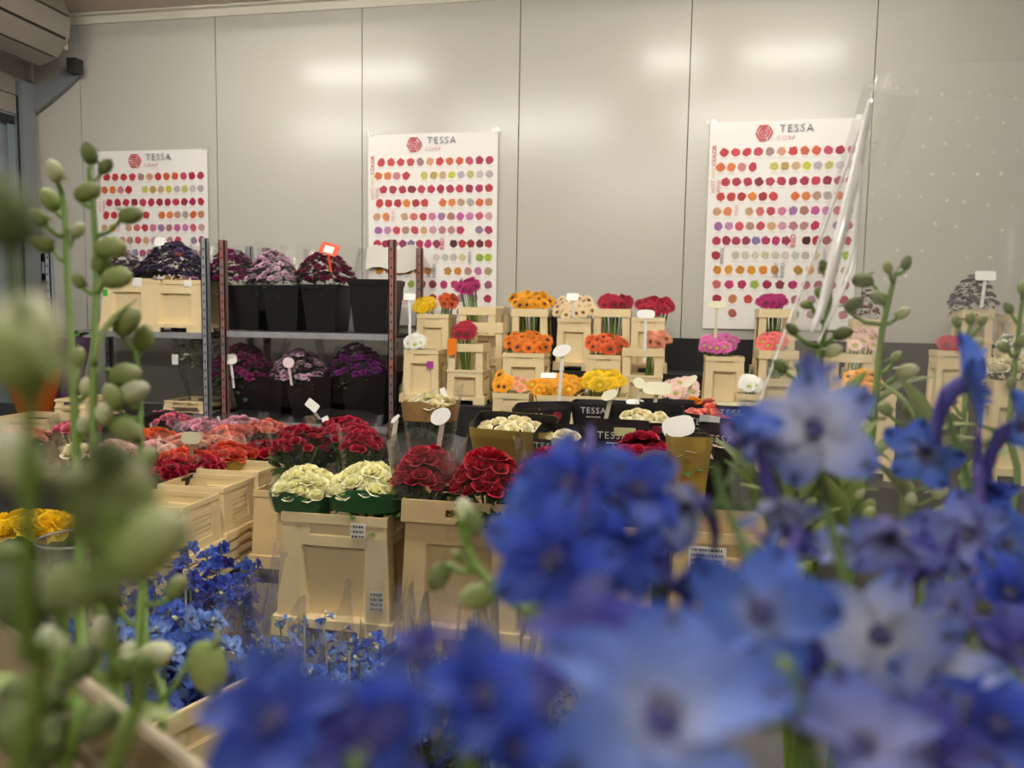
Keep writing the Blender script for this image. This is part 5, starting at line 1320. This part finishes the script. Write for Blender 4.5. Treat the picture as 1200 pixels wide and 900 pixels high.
plant('budding stem in the clear sleeve with a big round bud beside it', [(1000, 640, .70), (1015, 560, .72), (1025, 480, .73), (1032, 400, .74), (1042, 350, .74), (1050, 318, .74)],
      buds=[(1012, 330, 1.7, 'd', (-1, .1)), (1041, 314, 1.0, 'g', (-.3, 1)), (1063, 309, 1.1, 'd', (.3, 1)), (1030, 350, 1.4, 'g', (-.7, .7)), (1058, 368, 1.2, 'p', (.8, .6)), (1000, 358, 1.5, 'd', (.8, .5)), (1050, 420, 1.1, 'g', (.6, .8)), (1062, 437, 1.7, 'p', (1, .3)), (1008, 470, 1.0, 'g')], leaves=[(1030, 470, .73, .06, (1, .6)), (1018, 540, .72, .07, (1, .7)), (1010, 590, .71, .07, (-1, .6))], base=S_(1), rad=.004)
plant('slim budding stem in the clear sleeve below the dark purple bunch', [(1120, 640, .74), (1128, 520, .76), (1132, 440, .77), (1130, 400, .77)],
      buds=[(1121, 378, 1.0, 'g', (-.3, 1)), (1138, 374, 1.0, 'g', (.1, 1)), (1152, 376, .9, 'g', (.5, 1)), (1143, 405, 1.4, 'p', (.9, .6)), (1115, 470, 1.0, 'g')], leaves=[(1128, 500, .76, .06, (-1, .6)), (1125, 560, .75, .07, (1, .6))], base=S_(2), rad=.0035)
plant('budding stem at the frame edge inside the clear sleeve', [(1170, 640, .72), (1182, 500, .74), (1190, 420, .75), (1198, 350, .75)],
      buds=[(1182, 362, 1.0, 'd', (-.6, 1)), (1198, 338, 1.1, 'g', (0, 1)), (1176, 408, 1.2, 'g', (-.9, .6)), (1200, 400, 1.2, 'g', (.5, .8)), (1185, 450, 1.0, 'g')], leaves=[(1182, 520, .74, .06, (-1, .6))], base=S_(3), rad=.0035)
for i, (x, y, d, lab) in enumerate(((905, 560, .70, 'leafy budding stem behind the palest blue bloom'), (985, 560, .66, 'leafy budding stem between the pale blooms'), (1070, 560, .7, 'leafy budding stem behind the violet spurs'), (930, 600, .64, 'low leafy budding stem above the bright blue bloom'))):
    r = random.Random(50+i)
    plant(lab, [(x+10, y+150, d-.03), (x, y+60, d), (x-5, y-20, d+.02), (x+4, y-70, d+.03)],
          buds=[(x+r.uniform(-35, 35), y+r.uniform(-80, 90), r.uniform(.9, 1.5), r.choice('gpg')) for _ in range(12)],
          leaves=[(x+r.uniform(-20, 20), y+r.uniform(-60, 90), d, r.uniform(.045, .075), (r.uniform(-1, 1), r.uniform(.2, 1))) for _ in range(9)], base=S_(i), rad=.0035)

# ---- tall clear plastic sleeve with a bright fold
def ringpx(px, py, rpx, d, asp=.55):
    c = atd(px, py, d); return c, rpx*d/FPX
rings = [ringpx(1075, 900, 120, .72), ringpx(1062, 700, 170, .73), ringpx(1052, 545, 187, .74), ringpx(1100, 320, 150, .76), ringpx(1162, 95, 142, .78)]
t = thing('clear_sleeve', 'tall clear plastic sleeve with a bright fold around the budding stems', 'plastic sleeve', rings[0][0])
r = random.Random(3); NV = len(rings)-1
cs = [p[0]-rings[0][0] for p in rings]; cpath = smooth_path(cs, 5); rpath = [x.x for x in smooth_path([V((p[1], 0, 0)) for p in rings], 5)]
hx = V((RT.x, RT.y, 0)).normalized(); hy = V((FWD.x, FWD.y, 0)).normalized()
def SP(u, v, off=0):
    f = v*(len(cpath)-1); i = min(int(f), len(cpath)-2); q = f-i
    c = cpath[i].lerp(cpath[i+1], q); rr = rpath[i]+(rpath[i+1]-rpath[i])*q
    a = 2*PI*u
    m = 1+.02*math.sin(6*a+4*v)+.012*math.sin(13*a-3*v)+off
    ca, sa = math.cos(a), math.sin(a)
    return c+hx*rr*m*math.copysign(abs(ca)**.85, ca)+hy*rr*.5*m*sa
SLV = film('sleeve_film', .10, .12)
mb = MB(); mb.grid(SP, 72, 40); mb.build('film', SLV, t, smooth=True)
def crease(pts, w, name='fold'):
    """a fold of the film as a thin tube, its highlight painted in near-white"""
    W_ = smooth_path([atd(*p) for p in pts], 6); mb = MB(); n = len(W_)-1
    def P_(u, v):
        i = min(int(v*n), n-1); q = v*n-i; c = W_[i].lerp(W_[i+1], q); s = math.sin(PI*min(1, .06+v*.97))**.5
        return c+hx*(u-.5)*w*s-hy*(.0035*math.sin(u*PI))*s-t.location
    mb.tube([p-t.location-hy*.002 for p in W_], [max(.0004, w*.42*math.sin(PI*min(1, .06+.94*i/n))**.5) for i in range(n+1)], 8); mb.build(name, FOLD_GLINT, t, smooth=True)
crease([(1019, 118, .70), (1004, 190, .69), (985, 270, .68), (965, 350, .675), (950, 392, .67)], .012)
crease([(1008, 190, .68), (1002, 270, .68), (984, 335, .675), (958, 402, .67)], .0035)
crease([(1003, 262, .68), (998, 310, .68), (972, 372, .675), (957, 402, .67)], .0032)
crease([(1026, 92, .76), (1000, 170, .75), (960, 280, .735), (915, 400, .72), (868, 530, .70)], .003)
mb = MB()                                    # little round perforations in the upper film
for j in range(9):
    for k in range(9):
        if j > 4 and (k+j) % 3 == 0: continue
        px = 1022+28*k+(14 if j % 2 else 0)+r.uniform(-4, 4); py = 100+2.2*k+32*j+r.uniform(-4, 4)
        if px > 1215 or py > 330: continue
        c = atd(px, py, .70)-t.location; s = r.uniform(.0006, .0013)
        mb.add([c+(hx*math.cos(2*PI*q/8)+UP*math.sin(2*PI*q/8))*s for q in range(8)], [tuple(range(8))])
mb.build('dot_pattern', mat('speck', 'fbfbf8', .3), t)
place_bucket(SB.x, SB.y, .001, .34, .26, .66, 'panel', 'beige bucket hidden under the tall clear sleeve', None, 1.0, BEIGE)

# ------------------------------------------------------------------ ambient
w = bpy.data.worlds.new('world'); SC.world = w; w.use_nodes = True
w.node_tree.nodes['Background'].inputs[0].default_value = (.8, .9, 1, 1); w.node_tree.nodes['Background'].inputs[1].default_value = .35
